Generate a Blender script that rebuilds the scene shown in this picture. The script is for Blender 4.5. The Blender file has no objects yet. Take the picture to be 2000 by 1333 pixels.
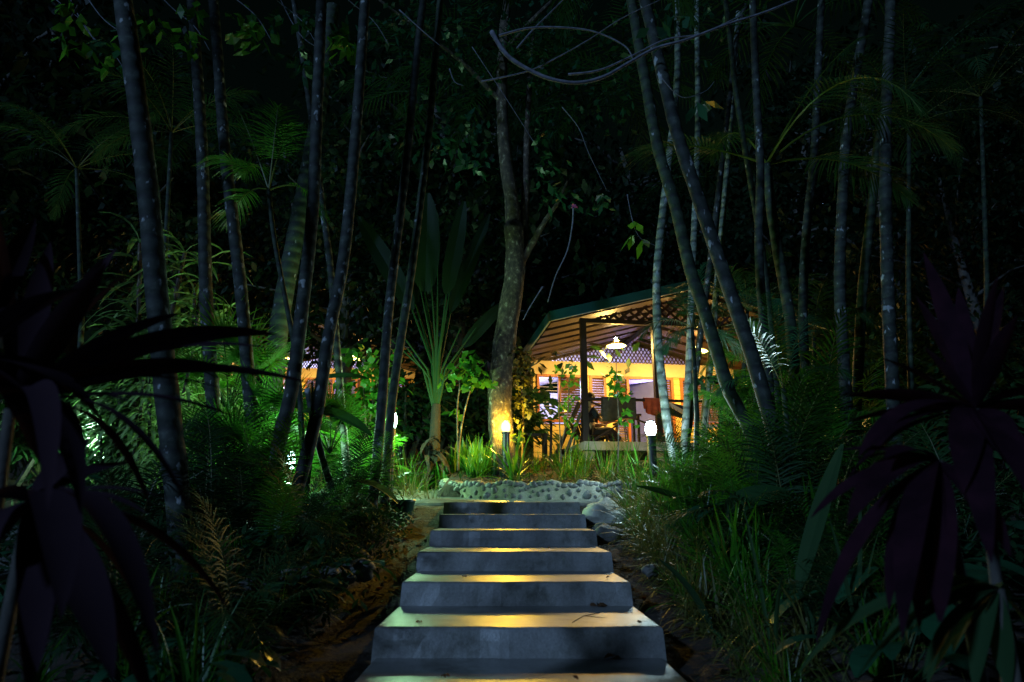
import bpy, math, random
from math import radians as R, sin, cos, pi, sqrt
from mathutils import Vector as V, Matrix, noise as MN
C = bpy.context.scene
COL = C.collection
rnd = random.Random(7)
# ------------------------------------------------------------------ camera
F = 1333.0                       # focal length in photo pixels (24 mm on full frame, 2000 px wide)
TILT = math.atan(333.0 / 1333.0)
EZ = 1.28                        # eye height above the ground under the tripod
cd = bpy.data.cameras.new('camera'); cam = bpy.data.objects.new('camera', cd); COL.objects.link(cam)
cd.sensor_width = 36; cd.lens = 24; cd.clip_end = 500; cd.clip_start = 0.05
cam.location = (0, 0, EZ); cam.rotation_euler = (pi / 2 + TILT, 0, 0)
cd.dof.use_dof = True; cd.dof.focus_distance = 8.5; cd.dof.aperture_fstop = 2.2
C.camera = cam
# ------------------------------------------------------------------ world, moon, exposure
MOON_EL, MOON_AZ = 24.0, 40.0    # behind the camera, off to its left
w = bpy.data.worlds.new('World'); C.world = w; w.use_nodes = True
nt = w.node_tree; bg = nt.nodes['Background']
sky = nt.nodes.new('ShaderNodeTexSky'); sky.sky_type = 'NISHITA'; sky.sun_disc = False
sky.sun_elevation = R(MOON_EL); sky.sun_rotation = R(180 + MOON_AZ)
tint = nt.nodes.new('ShaderNodeMixRGB'); tint.blend_type = 'MULTIPLY'; tint.inputs[0].default_value = 1; tint.inputs[2].default_value = (.55, 1, .5, 1)
nt.links.new(sky.outputs[0], tint.inputs[1]); nt.links.new(tint.outputs[0], bg.inputs[0]); bg.inputs[1].default_value = 0.0005
ld = bpy.data.lights.new('moon', 'SUN'); ld.energy = 0.72; ld.angle = R(3.0); ld.color = (0.32, 0.56, 1.0)
moon = bpy.data.objects.new('moon', ld); COL.objects.link(moon)
dv = V((sin(R(MOON_AZ)) * cos(R(MOON_EL)), cos(R(MOON_AZ)) * cos(R(MOON_EL)), -sin(R(MOON_EL))))
moon.rotation_euler = dv.to_track_quat('-Z', 'Y').to_euler()
C.view_settings.view_transform = 'Standard'; C.view_settings.look = 'None'
C.view_settings.exposure = 1.2; C.view_settings.gamma = 1.0
C.render.engine = 'CYCLES'
C.cycles.max_bounces = 5; C.cycles.diffuse_bounces = 2; C.cycles.glossy_bounces = 2
C.cycles.transmission_bounces = 2; C.cycles.transparent_max_bounces = 8
C.cycles.sample_clamp_indirect = 2.0
C.cycles.use_denoising = True

# ------------------------------------------------------------------ helpers
ct, st = cos(TILT), sin(TILT)
def P(px, py, Y):
    """the world point at depth Y that the photo shows at px, py (used once, to survey where things stand)"""
    u = (px - 1000) / F; v = (666.5 - py) / F
    k = Y / (ct - v * st)
    return V((u * k, Y, EZ + k * (st + v * ct)))
def lerp(a, b, t): return a + (b - a) * t
def interp(tab, y):
    if y <= tab[0][0]: return tab[0][1]
    for (a, b), (c, d) in zip(tab, tab[1:]):
        if y <= c: return b + (d - b) * (y - a) / (c - a)
    return tab[-1][1]
def sstep(a, b, x):
    t = max(0, min(1, (x - a) / (b - a))); return t * t * (3 - 2 * t)

class MB:
    def __init__(s): s.v = []; s.f = []; s.m = []
    def add(s, vs, fs, mi=0):
        n = len(s.v); s.v.extend(vs)
        for f in fs: s.f.append([i + n for i in f]); s.m.append(mi)
    def box(s, a, b, jit=0):
        x0, y0, z0 = a; x1, y1, z1 = b
        vs = [(x0,y0,z0),(x1,y0,z0),(x1,y1,z0),(x0,y1,z0),(x0,y0,z1),(x1,y0,z1),(x1,y1,z1),(x0,y1,z1)]
        s.add(vs, [(0,3,2,1),(4,5,6,7),(0,1,5,4),(1,2,6,5),(2,3,7,6),(3,0,4,7)])
    def prism(s, pts, d):
        """extrude the ordered polygon pts along vector d"""
        n = len(pts); d = V(d)
        vs = [tuple(V(p)) for p in pts] + [tuple(V(p) + d) for p in pts]
        s.add(vs, [tuple(range(n))[::-1], tuple(range(n, 2 * n))] + [(i, (i + 1) % n, n + (i + 1) % n, n + i) for i in range(n)])
    def bar(s, a, b, w, h, up=(0, 0, 1)):
        a = V(a); b = V(b); d = (b - a).normalized(); up = V(up)
        sd = d.cross(up)
        if sd.length < 1e-4: sd = d.cross(V((1, 0, 0)))
        sd.normalize(); u2 = sd.cross(d)
        o = [sd * (-w/2) + u2 * (-h/2), sd * (w/2) + u2 * (-h/2), sd * (w/2) + u2 * (h/2), sd * (-w/2) + u2 * (h/2)]
        vs = [tuple(a + q) for q in o] + [tuple(b + q) for q in o]
        s.add(vs, [(3,2,1,0),(4,5,6,7),(0,1,5,4),(1,2,6,5),(2,3,7,6),(3,0,4,7)])
    def tube(s, pts, rad, seg=8, cap=True):
        pts = [V(p) for p in pts]; n = len(pts)
        if not hasattr(rad, '__len__'): rad = [rad] * n
        vs = []; ref = V((0.31, 0.95, 0.05))
        for i, p in enumerate(pts):
            d = (pts[min(i + 1, n - 1)] - pts[max(i - 1, 0)])
            if d.length < 1e-9: d = V((0, 0, 1))
            d.normalize()
            a = d.cross(ref)
            if a.length < 1e-3: a = d.cross(V((1, 0, 0)))
            a.normalize(); b = d.cross(a)
            for k in range(seg):
                t = 2 * pi * k / seg
                vs.append(tuple(p + (a * cos(t) + b * sin(t)) * rad[i]))
        fs = [(i*seg+k, i*seg+(k+1)%seg, (i+1)*seg+(k+1)%seg, (i+1)*seg+k) for i in range(n-1) for k in range(seg)]
        if cap: fs += [tuple(range(seg))[::-1], tuple(range((n-1)*seg, n*seg))]
        s.add(vs, fs)
    def lathe(s, prof, seg=24, c=(0, 0, 0)):
        """prof: (r, z) pairs"""
        vs = []; n = len(prof)
        for r, z in prof:
            for k in range(seg):
                t = 2 * pi * k / seg; vs.append((c[0] + r * cos(t), c[1] + r * sin(t), c[2] + z))
        s.add(vs, [(i*seg+k, i*seg+(k+1)%seg, (i+1)*seg+(k+1)%seg, (i+1)*seg+k) for i in range(n-1) for k in range(seg)])
    def blade(s, base, d, L, W, droop=0.6, segs=5, prof='grass', twist=0.0, fold=0.0, side=None, curl=0.0, mi=0):
        """a leaf: a curved strip that widens and tapers and bends down under its weight"""
        p = V(base); d = V(d).normalized()
        if side is None:
            side = d.cross(V((0, 0, 1)))
            if side.length < 0.05: side = V((1, 0, 0))
        side = V(side).normalized()
        if twist: side = Matrix.Rotation(twist, 3, d) @ side
        vs = []; step = L / segs
        for i in range(segs + 1):
            t = i / segs
            if prof == 'grass': w_ = W * (1 - t) ** 0.7 * min(1, 0.55 + t * 2)
            elif prof == 'lance': w_ = W * (sin(pi * min(1, t * 0.96 + 0.04)) ** 0.8)
            elif prof == 'oval': w_ = W * sqrt(max(0, sin(pi * (t * 0.93 + 0.03)))) if 0 < t < 1 else W * 0.12
            elif prof == 'heart': w_ = W * (sin(pi * (1 - t) ** 1.5) ** 0.8 if 0 < t < 1 else 0.06)
            else: w_ = W * (0.25 if t == 0 else sin(pi * min(.98, 0.12 + t * 0.86)) ** 0.6)
            w_ = max(w_, W * 0.03)
            up = side.cross(d)
            if fold:
                vs += [tuple(p - side * w_ / 2 + up * fold * w_), tuple(p), tuple(p + side * w_ / 2 + up * fold * w_)]
            else:
                vs += [tuple(p - side * w_ / 2), tuple(p + side * w_ / 2)]
            d = (d + V((0, 0, -droop / segs)) + side * (curl / segs)).normalized()
            side = (side - d * side.dot(d)).normalized()
            p = p + d * step
        k = 3 if fold else 2
        fs = []
        for i in range(segs):
            for j in range(k - 1): fs.append((i*k+j, i*k+j+1, (i+1)*k+j+1, (i+1)*k+j))
        s.add(vs, fs, mi)
        return p
    def rock(s, c, r, sq=(1, 1, .7), seed=0, n=7, norot=False):
        rr = random.Random(seed); c = V(c)
        ph = [rr.uniform(0, 6.28) for _ in range(6)]
        vs = []; m = n + 2; rot = 0 if norot else rr.uniform(0, 6.28)
        for i in range(n + 1):
            th = pi * i / n
            for k in range(m * 1):
                a = 2 * pi * k / m
                q = 1 + .13 * sin(2 * a + ph[0]) + .1 * sin(3 * a + 2 * th + ph[1]) + .1 * cos(3 * th + ph[2] + a)
                x, y, z = sin(th) * cos(a) * q * sq[0], sin(th) * sin(a) * q * sq[1], cos(th) * q * sq[2]
                if n > 8:
                    nz = 1 + .22 * MN.noise(V((x, y, z)) * 1.6 + V((seed, 0, seed))) + .10 * MN.noise(V((x, y, z)) * 5 + V((seed * 3, 1, 0))); x *= nz; y *= nz; z *= nz
                vs.append((c.x + r * (x * cos(rot) - y * sin(rot)), c.y + r * (x * sin(rot) + y * cos(rot)), c.z + r * z))
        s.add(vs, [(i*m+k, (i+1)*m+k, (i+1)*m+(k+1)%m, i*m+(k+1)%m) for i in range(n) for k in range(m)])
    def build(s, name, mat, parent=None, smooth=False, loc=None):
        me = bpy.data.meshes.new(name)
        off = V((0, 0, 0))
        if parent is not None: off = V(parent.get('_o', (0, 0, 0)))
        if loc is not None: off = V(loc)
        vs = [(a[0] - off.x, a[1] - off.y, a[2] - off.z) for a in s.v] if off.length else s.v
        me.from_pydata(vs, [], s.f); me.validate(verbose=False)
        mats = mat if isinstance(mat, (list, tuple)) else [mat]
        for q in mats: me.materials.append(q)
        if len(mats) > 1 and len(me.polygons) == len(s.m): me.polygons.foreach_set('material_index', s.m)
        if smooth: me.polygons.foreach_set('use_smooth', [True] * len(me.polygons))
        me.update()
        o = bpy.data.objects.new(name, me); COL.objects.link(o)
        if parent is not None: o.parent = parent
        elif loc is not None: o.location = loc
        return o
def tag(o, label=None, cat=None, group=None, kind=None):
    if label: o['label'] = label
    if cat: o['category'] = cat
    if group: o['group'] = group
    if kind: o['kind'] = kind
    return o
def thing(name, loc, label, cat, group=None, rz=0):
    o = bpy.data.objects.new(name, None); COL.objects.link(o); o.empty_display_size = .1; o['kind'] = 'thing'
    o.location = loc; o.rotation_euler.z = rz; o['_o'] = tuple(loc) if rz == 0 else (0, 0, 0)
    return tag(o, label, cat, group)
def dup(root, loc, rz=0, sc=1, label=None, group=None, tiltxy=(0, 0)):
    """a copy of a thing together with its parts and sub-parts"""
    r = root.copy(); COL.objects.link(r); r.location = loc; r.rotation_euler = (tiltxy[0], tiltxy[1], rz)
    r.scale = (sc, sc, sc) if not hasattr(sc, '__len__') else sc
    if label: r['label'] = label
    if group: r['group'] = group
    for ch in list(root.children):
        c = ch.copy(); COL.objects.link(c); c.parent = r
        for g in list(ch.children):
            d = g.copy(); COL.objects.link(d); d.parent = c
    return r

# ------------------------------------------------------------------ materials
def newmat(name):
    m = bpy.data.materials.new(name); m.use_nodes = True
    t = m.node_tree; b = t.nodes['Principled BSDF']
    return m, t, b
def N(t, k, **kw):
    n = t.nodes.new(k)
    for a, b in kw.items(): setattr(n, a, b)
    return n
def ramp(t, src, stops):
    r = N(t, 'ShaderNodeValToRGB'); e = r.color_ramp.elements
    while len(e) < len(stops): e.new(0.5)
    for q, (p, c) in zip(e, stops): q.position = p; q.color = (*c, 1)
    t.links.new(src, r.inputs[0]); return r.outputs[0]
def noise(t, scale, detail=4, rough=.6, vec=None, coord='Object', sc=None):
    n = N(t, 'ShaderNodeTexNoise'); n.inputs['Scale'].default_value = scale
    n.inputs['Detail'].default_value = detail; n.inputs['Roughness'].default_value = rough
    tc = N(t, 'ShaderNodeTexCoord'); src = tc.outputs[coord]
    if sc:
        mp = N(t, 'ShaderNodeMapping'); mp.inputs['Scale'].default_value = sc; t.links.new(src, mp.inputs[0]); src = mp.outputs[0]
    t.links.new(src, n.inputs['Vector']); return n.outputs[0]
def bump(t, b, h, strength=.3, dist=.02):
    n = N(t, 'ShaderNodeBump'); n.inputs['Strength'].default_value = strength; n.inputs['Distance'].default_value = dist
    t.links.new(h, n.inputs['Height']); t.links.new(n.outputs[0], b.inputs['Normal']); return n
def mat_noise(name, stops, scale=3, rough=.7, detail=5, bumps=.3, dist=.02, sc=None, coord='Object', spec=.5, bscale=None):
    m, t, b = newmat(name)
    n = noise(t, scale, detail, .6, coord=coord, sc=sc)
    t.links.new(ramp(t, n, stops), b.inputs['Base Color'])
    b.inputs['Roughness'].default_value = rough; b.inputs['Specular IOR Level'].default_value = spec
    if bumps:
        h = noise(t, bscale or scale * 4, 5, .7, coord=coord, sc=sc); bump(t, b, h, bumps, dist)
    return m
def leaf(name, c1, c2, rough=.38, trans=.3, scale=2.0, spec=.5, stripe=None):
    m, t, b = newmat(name)
    oi = N(t, 'ShaderNodeObjectInfo'); n = noise(t, scale, 3)
    ad = N(t, 'ShaderNodeMath', operation='MULTIPLY_ADD'); t.links.new(oi.outputs['Random'], ad.inputs[0]); ad.inputs[1].default_value = .45
    t.links.new(n, ad.inputs[2])
    col = ramp(t, ad.outputs[0], [(.35, c1), (.95, c2)])
    t.links.new(col, b.inputs['Base Color'])
    b.inputs['Roughness'].default_value = rough; b.inputs['Specular IOR Level'].default_value = spec
    tr = N(t, 'ShaderNodeBsdfTranslucent'); mx = N(t, 'ShaderNodeMixShader'); mx.inputs[0].default_value = trans
    hs = N(t, 'ShaderNodeHueSaturation'); hs.inputs['Value'].default_value = 1.5; hs.inputs['Hue'].default_value = .49; t.links.new(col, hs.inputs['Color'])
    t.links.new(hs.outputs[0], tr.inputs[0])
    t.links.new(b.outputs[0], mx.inputs[1]); t.links.new(tr.outputs[0], mx.inputs[2])
    t.links.new(mx.outputs[0], t.nodes['Material Output'].inputs[0])
    return m
M = {}
M['leaf'] = leaf('leaf_green', (.012, .070, .006), (.040, .165, .010), trans=.42)
M['leaf_dark'] = leaf('leaf_deep_green', (.006, .026, .008), (.014, .050, .012), rough=.62, spec=.2)
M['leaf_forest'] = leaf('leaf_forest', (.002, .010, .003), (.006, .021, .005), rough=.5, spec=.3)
M['leaf_teal'] = leaf('leaf_teal_green', (.008, .044, .022), (.018, .080, .034), rough=.32)
M['leaf_yellow'] = leaf('leaf_yellow_green', (.050, .095, .010), (.110, .140, .014))
M['leaf_varieg'] = leaf('leaf_pale_striped', (.07, .17, .035), (.24, .36, .12), rough=.3, trans=.2, scale=14)
M['leaf_olive'] = leaf('leaf_olive', (.040, .055, .010), (.100, .100, .022), rough=.5)
M['leaf_purple'] = leaf('leaf_purple', (.012, .005, .008), (.034, .011, .018), rough=.6, trans=.1, spec=0, scale=9)
M['leaf_dry'] = leaf('leaf_dry_brown', (.080, .035, .012), (.170, .085, .03), rough=.7)
M['leaf_black'] = leaf('leaf_dark_maroon', (.008, .006, .008), (.026, .015, .020), rough=.65, trans=.04, spec=0)
M['leaf_matte'] = leaf('leaf_matte_green', (.010, .030, .012), (.022, .055, .018), rough=.8, trans=.15, spec=.1)
M['petal'] = leaf('petal_purple', (.16, .02, .16), (.25, .05, .25))
M['bark'] = mat_noise('bark', [(.34, (.016, .011, .006)), (.50, (.055, .040, .022)), (.60, (.10, .08, .045)), (.66, (.30, .27, .19))], 17, .8, bumps=.8, dist=.03, sc=(1, 1, .75), detail=7)
M['bark_dark'] = mat_noise('bark_dark', [(.3, (.02, .02, .018)), (.7, (.07, .06, .045))], 6, .9, bumps=.5)
M['twig'] = mat_noise('twig_grey', [(.3, (.05, .05, .06)), (.7, (.18, .18, .21))], 18, .8, bumps=.5, dist=.01)
def palm_mat(name, a, b_, c_, lich=.66):
    m, t, b = newmat(name)
    tc = N(t, 'ShaderNodeTexCoord'); wv = N(t, 'ShaderNodeTexWave', wave_type='BANDS', bands_direction='Z')
    wv.inputs['Scale'].default_value = 1.9; wv.inputs['Distortion'].default_value = .9; wv.inputs['Detail Scale'].default_value = 3
    t.links.new(tc.outputs['Object'], wv.inputs[0])
    n = noise(t, 7, 8, .75); base = ramp(t, n, [(.3, a), (.52, b_), (.7, c_)])
    rg = ramp(t, wv.outputs[1], [(.0, (.12, .12, .12)), (.3, (1, 1, 1))])
    mu = N(t, 'ShaderNodeMixRGB', blend_type='MULTIPLY'); mu.inputs[0].default_value = .8
    t.links.new(base, mu.inputs[1]); t.links.new(rg, mu.inputs[2])
    n2 = noise(t, 13, 3, .5, sc=(1, 1, .6)); sp = ramp(t, n2, [(lich - .02, (0, 0, 0)), (lich + .04, (1, 1, 1))])
    m2 = N(t, 'ShaderNodeMixRGB'); t.links.new(sp, m2.inputs[0]); t.links.new(mu.outputs[0], m2.inputs[1]); m2.inputs[2].default_value = (.24, .26, .26, 1)
    t.links.new(m2.outputs[0], b.inputs['Base Color']); b.inputs['Roughness'].default_value = .8
    bump(t, b, wv.outputs[1], .6, .025); return m
M['palm'] = palm_mat('palm_trunk_grey', (.004, .007, .004), (.014, .020, .013), (.056, .068, .052))
M['fibre'] = mat_noise('dark_fibre', [(.3, (.006, .005, .003)), (.7, (.022, .017, .009))], 30, .9, bumps=.8, sc=(1, 1, .2))
M['palm_green'] = palm_mat('palm_trunk_green', (.004, .011, .004), (.013, .027, .009), (.042, .060, .028), .7)
M['palm_lamplit'] = palm_mat('palm_trunk_lamplit', (.045, .065, .050), (.11, .14, .11), (.26, .30, .26), .6)  # paler trunk colour with the white lamp's light put into it
# wet looking concrete: worn, blotchy, faintly glossy
def concrete(name, lo, mid, hi, rough):
    m, t, b = newmat(name)
    n1 = noise(t, 1.6, 7, .68, coord='Object'); n2 = noise(t, 90, 3, .7, coord='Object'); n3 = noise(t, 5.5, 6, .7, coord='Object')
    c1 = ramp(t, n1, [(.25, lo), (.5, mid), (.75, hi)])
    g = ramp(t, n2, [(.3, (.72, .72, .72)), (.7, (1.15, 1.15, 1.15))])
    mu = N(t, 'ShaderNodeMixRGB', blend_type='MULTIPLY'); mu.inputs[0].default_value = .9; t.links.new(c1, mu.inputs[1]); t.links.new(g, mu.inputs[2])
    g3 = ramp(t, n3, [(.34, (.42, .42, .36)), (.46, (.85, .86, .82)), (.56, (1, 1, 1))])
    m3 = N(t, 'ShaderNodeMixRGB', blend_type='MULTIPLY'); m3.inputs[0].default_value = .8; t.links.new(mu.outputs[0], m3.inputs[1]); t.links.new(g3, m3.inputs[2])
    t.links.new(m3.outputs[0], b.inputs['Base Color'])
    rr = N(t, 'ShaderNodeMapRange'); rr.inputs['To Min'].default_value = rough - .1; rr.inputs['To Max'].default_value = rough + .14; t.links.new(n3, rr.inputs[0])
    t.links.new(rr.outputs[0], b.inputs['Roughness'])
    bump(t, b, n2, .35, .004); return m
M['concrete'] = concrete('step_concrete', (.07, .066, .058), (.165, .16, .148), (.29, .285, .27), .36)
M['mortar'] = concrete('wall_mortar', (.16, .17, .12), (.31, .32, .23), (.45, .45, .36), .85)
M['cobble'] = mat_noise('cobble', [(.35, (.045, .05, .05)), (.65, (.13, .14, .13))], 9, .55, bumps=.3, dist=.005)
M['rock'] = mat_noise('rock', [(.3, (.035, .035, .030)), (.7, (.13, .12, .10))], 4, .75, bumps=.6)
M['pale_rock'] = mat_noise('pale_rock', [(.3, (.22, .21, .16)), (.7, (.5, .48, .38))], 3, .75, bumps=.6)
def ground_mat():
    m, t, b = newmat('soil')
    n1 = noise(t, .8, 6); n2 = noise(t, 22, 5, .75)
    c1 = ramp(t, n1, [(.35, (.016, .010, .005)), (.55, (.036, .021, .010)), (.75, (.024, .020, .013))])
    g = ramp(t, n2, [(.3, (.3, .3, .3)), (.5, (.9, .9, .9)), (.72, (1.9, 1.8, 1.6))])
    mu = N(t, 'ShaderNodeMixRGB', blend_type='MULTIPLY'); mu.inputs[0].default_value = 1; t.links.new(c1, mu.inputs[1]); t.links.new(g, mu.inputs[2])
    t.links.new(mu.outputs[0], b.inputs['Base Color']); b.inputs['Roughness'].default_value = .85; bump(t, b, n2, .9, .05); return m
M['soil'] = ground_mat()
M['gravel'] = mat_noise('gravel', [(.3, (.05, .05, .045)), (.5, (.12, .12, .11)), (.7, (.24, .24, .22))], 40, .7, bumps=1, dist=.03, bscale=60)
M['cream'] = mat_noise('cream_paint', [(.3, (.62, .45, .12)), (.7, (.78, .60, .19))], 2, .5, bumps=.15, sc=(.3, 1, 3), bscale=12)
M['beam_paint'] = mat_noise('cream_beam', [(.3, (.48, .38, .20)), (.7, (.62, .50, .30))], 3, .55, bumps=.15)
M['slab'] = mat_noise('porch_slab', [(.3, (.36, .34, .25)), (.7, (.55, .52, .40))], 4, .7, bumps=.2)
M['teak'] = mat_noise('orange_wood', [(.3, (.24, .065, .012)), (.7, (.40, .125, .022))], 6, .4, bumps=.2, sc=(6, 6, .6))
M['darkwood'] = mat_noise('dark_wood', [(.3, (.014, .006, .003)), (.7, (.042, .018, .008))], 5, .5, bumps=.2, sc=(4, 4, .6))
M['louvre'] = mat_noise('louvre_wood', [(.3, (.07, .032, .014)), (.7, (.13, .062, .028))], 5, .5, bumps=.15)
M['lattice'] = mat_noise('lattice_wood', [(.3, (.020, .009, .006)), (.7, (.05, .022, .014))], 6, .5, bumps=.1)
M['green_metal'] = mat_noise('green_metal', [(.3, (.008, .045, .032)), (.7, (.014, .070, .050))], 2, .35, bumps=.05)
M['roof'] = M['green_metal']
M['roof_under'] = mat_noise('roof_underside', [(.3, (.12, .085, .045)), (.7, (.19, .14, .075))], 2, .5, bumps=.05)
M['room'] = mat_noise('room_paint', [(.3, (.62, .60, .66)), (.7, (.74, .72, .78))], 2, .6, bumps=.05)
M['door_roomlit'] = mat_noise('door_roomlit_lilac', [(.3, (.10, .12, .50)), (.7, (.15, .18, .62))], 3, .4, bumps=.05)  # violet room light on the door leaf is put into its colour
M['black'] = mat_noise('black_plastic', [(.3, (.012, .012, .012)), (.7, (.03, .03, .03))], 5, .4, bumps=.05)
M['steel'] = mat_noise('grey_steel', [(.3, (.12, .12, .12)), (.7, (.24, .24, .24))], 5, .35, bumps=.05)
M['pot'] = mat_noise('green_pot', [(.3, (.008, .045, .035)), (.7, (.012, .07, .05))], 5, .4, bumps=.1)
M['cloth_grey'] = mat_noise('grey_towel', [(.3, (.03, .035, .032)), (.7, (.07, .075, .07))], 12, .95, bumps=.4)
M['cloth_red'] = mat_noise('red_towel', [(.3, (.30, .045, .012)), (.7, (.48, .09, .025))], 12, .95, bumps=.4)
M['cloth_dark'] = mat_noise('dark_cloth', [(.3, (.008, .009, .016)), (.7, (.02, .022, .035))], 10, .9, bumps=.3)
M['cloth_blue'] = mat_noise('blue_cloth', [(.3, (.02, .022, .05)), (.7, (.04, .045, .09))], 10, .9, bumps=.3)
M['skin'] = mat_noise('skin', [(.3, (.34, .18, .11)), (.7, (.42, .24, .15))], 5, .5, bumps=.05)
M['hair'] = mat_noise('brown_hair', [(.3, (.010, .005, .003)), (.7, (.03, .014, .007))], 40, .8, bumps=.5)
def emit(name, col, strength, through=True):
    m = bpy.data.materials.new(name); m.use_nodes = True; t = m.node_tree
    t.nodes.remove(t.nodes['Principled BSDF'])
    e = N(t, 'ShaderNodeEmission'); e.inputs[0].default_value = (*col, 1); e.inputs[1].default_value = strength
    if through:   # frosted plastic: glows, and lets the bulb's light out
        tr = N(t, 'ShaderNodeBsdfTransparent'); ad = N(t, 'ShaderNodeAddShader')
        t.links.new(e.outputs[0], ad.inputs[0]); t.links.new(tr.outputs[0], ad.inputs[1]); t.links.new(ad.outputs[0], t.nodes['Material Output'].inputs[0])
    else: t.links.new(e.outputs[0], t.nodes['Material Output'].inputs[0])
    return m
M['glow_cool'] = emit('frosted_cool', (.55, 1.0, .88), 9)
M['glow_white'] = emit('frosted_white', (.72, .95, 1.0), 14)
M['glow_yellow'] = emit('frosted_yellow', (1.0, .60, .06), 3.2)
M['glow_bulb'] = emit('glowing_bulb', (1.0, .78, .45), 30)
m, t, b = newmat('enamel_shade'); b.inputs['Base Color'].default_value = (.8, .78, .7, 1); b.inputs['Roughness'].default_value = .3
tr = N(t, 'ShaderNodeBsdfTranslucent'); tr.inputs[0].default_value = (.8, .7, .5, 1); mx = N(t, 'ShaderNodeMixShader'); mx.inputs[0].default_value = .22
t.links.new(b.outputs[0], mx.inputs[1]); t.links.new(tr.outputs[0], mx.inputs[2]); t.links.new(mx.outputs[0], t.nodes['Material Output'].inputs[0]); M['shade'] = m
def lamp(name, loc, power, col, rad=.04, parent=None):
    d = bpy.data.lights.new(name, 'POINT'); d.energy = power; d.color = col; d.shadow_soft_size = rad
    o = bpy.data.objects.new(name, d); COL.objects.link(o)
    if parent is not None: o.parent = parent; o.location = V(loc) - V(parent.get('_o', (0, 0, 0)))
    else: o.location = loc
    return o

# ------------------------------------------------------------------ terrain
GT = [(-8, -2.9), (0, -1.28), (3.84, -.72), (7.4, -.10), (8.86, -.03), (9.02, .33), (12.4, .88), (15, 1.02), (17, 1.05), (21, 1.9), (28, 3.0), (45, 6.0), (120, 14)]
def stair_x(Y): return .07 - .009 * Y
def vnoise(x, y): return .5 * sin(1.7 * x + .6 * sin(1.3 * y)) * sin(1.9 * y + .8 * sin(1.1 * x)) + .25 * sin(4.3 * x + 2.1 * y) * sin(3.7 * y - x) + .15 * sin(9 * x) * sin(8.3 * y + 1)
def G(x, y):
    z = interp(GT, y)
    dx = abs(x - stair_x(y))
    if y < 8.6:
        if y > -1:
            ch = sstep(1.75, 1.0, dx) * sstep(8.6, 7.2, y)          # the dug channel on both sides of the stairs
            z += (1 - ch) * .13 * sstep(-1, 2, y) - ch * .10
            z += .06 * vnoise(x * 1.5, y * 1.5) * (1 - .4 * ch)
    else: z += .04 * vnoise(x * 1.3, y * 1.3) * sstep(8.6, 9.6, y)
    if y < 9.5 and dx > 1: z += -.05 * sstep(1.4, 3, dx)
    # left, the bed is lower round the path
    if x < -.9 and 8.8 < y < 11.8:
        pth = sstep(-.9, -1.05, x) * sstep(-4.6, -3.6, x) * sstep(11.8, 11.2, y)
        z = lerp(z, min(z, .06 + .12 * (y - 8.8)), pth)
    if x > 1.6 and y < 9.6: z = max(z, lerp(z, .16, sstep(1.7, 2.4, x) * sstep(8, 8.8, y)))
    z += .25 * sstep(4, 12, x) * sstep(6, 12, y)
    z += sstep(-4, -10, x) * sstep(10, 18, y) * 1.3
    return EZ + z
g = MB(); xs = []; ys = []
x = -60.0
while x < 60: xs.append(x); x += (.11 if abs(x) < 2.4 else .25 if abs(x) < 8 else 1.2 if abs(x) < 20 else 5)
y = -14.0
while y < 120: ys.append(y); y += (.4 if y < 1 else .11 if y < 10 else .3 if y < 18 else 1.0 if y < 34 else 6)
vs = [(x, y, G(x, y) + (rnd.uniform(-.012, .012) if abs(x) < 3 and 1 < y < 11 else 0)) for y in ys for x in xs]
nx = len(xs)
g.add(vs, [(j*nx+i, j*nx+i+1, (j+1)*nx+i+1, (j+1)*nx+i) for j in range(len(ys)-1) for i in range(nx-1)])
tag(g.build('ground', M['soil'], smooth=True), 'bare sloping soil', 'ground', kind='structure')
def GP(px, Y, dz=0):
    """ground point at depth Y in the direction the photo shows at column px"""
    x = (px - 1000) / F * Y * .985
    return V((x, Y, G(x, Y) + dz))

# ------------------------------------------------------------------ concrete stairs
S0Y, SD, S0Z, SH = 3.84, .858, EZ - .588, .145
stairs = thing('concrete_stairs', (0, 3, EZ - 1.0), 'grey blotchy concrete garden stairs climbing to the path', 'stairs')
for k in range(-3, 6):
    y0 = S0Y + SD * k; z = S0Z + (SH - .0012 * k) * k
    y1 = y0 + SD + .10 if k < 5 else y0 + .06
    if k == 5: y0 -= .10; y1 = y0 + .5
    hw = .75 + (.02 if k == 5 else 0) + [0, .006, -.004, .005, -.006, .004, .0, .003, .005][k + 3]
    cx = stair_x(y0); cx1 = stair_x(y1)
    zb = z - SH - .42; bt = .032; r = .012; fl = .018
    s = MB()
    def ring(z_, yo, sx):
        pts = []
        nn = 30
        for i in range(nn + 1):
            t = i / nn; xx = cx + lerp(-hw - sx, hw + sx, t); pts.append((xx, y0 + yo + .006 * sin(7.3 * t + k * 2) + .005 * sin(23 * t + k) + .006 * MN.noise(V((t * 12, k, z_ * 9))), z_ + .0015 * sin(9 * t + k) + .003 * MN.noise(V((t * 9, k * 3, 2)))))
        pts += [(cx1 + hw + sx, y1, z_), (cx1 - hw - sx, y1, z_)]
        return pts
    rings = [ring(zb, -bt * 1.5, .012), ring(z - SH - .02, -bt, .007), ring(z - SH * .45, -bt * .5, .003), ring(z - r, -.002, .0), ring(z - r * .3, .004, -.004), ring(z, r, -.012)]
    n = len(rings[0]); vs = [p for q in rings for p in q]
    fs = [(j*n+i, j*n+(i+1)%n, (j+1)*n+(i+1)%n, (j+1)*n+i) for j in range(len(rings)-1) for i in range(n)]
    fs.append(tuple(range((len(rings)-1)*n, len(rings)*n)))
    s.add(vs, fs); s.build('step', M['concrete'], stairs)
TOPZ = S0Z + (SH - .006) * 5
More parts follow.
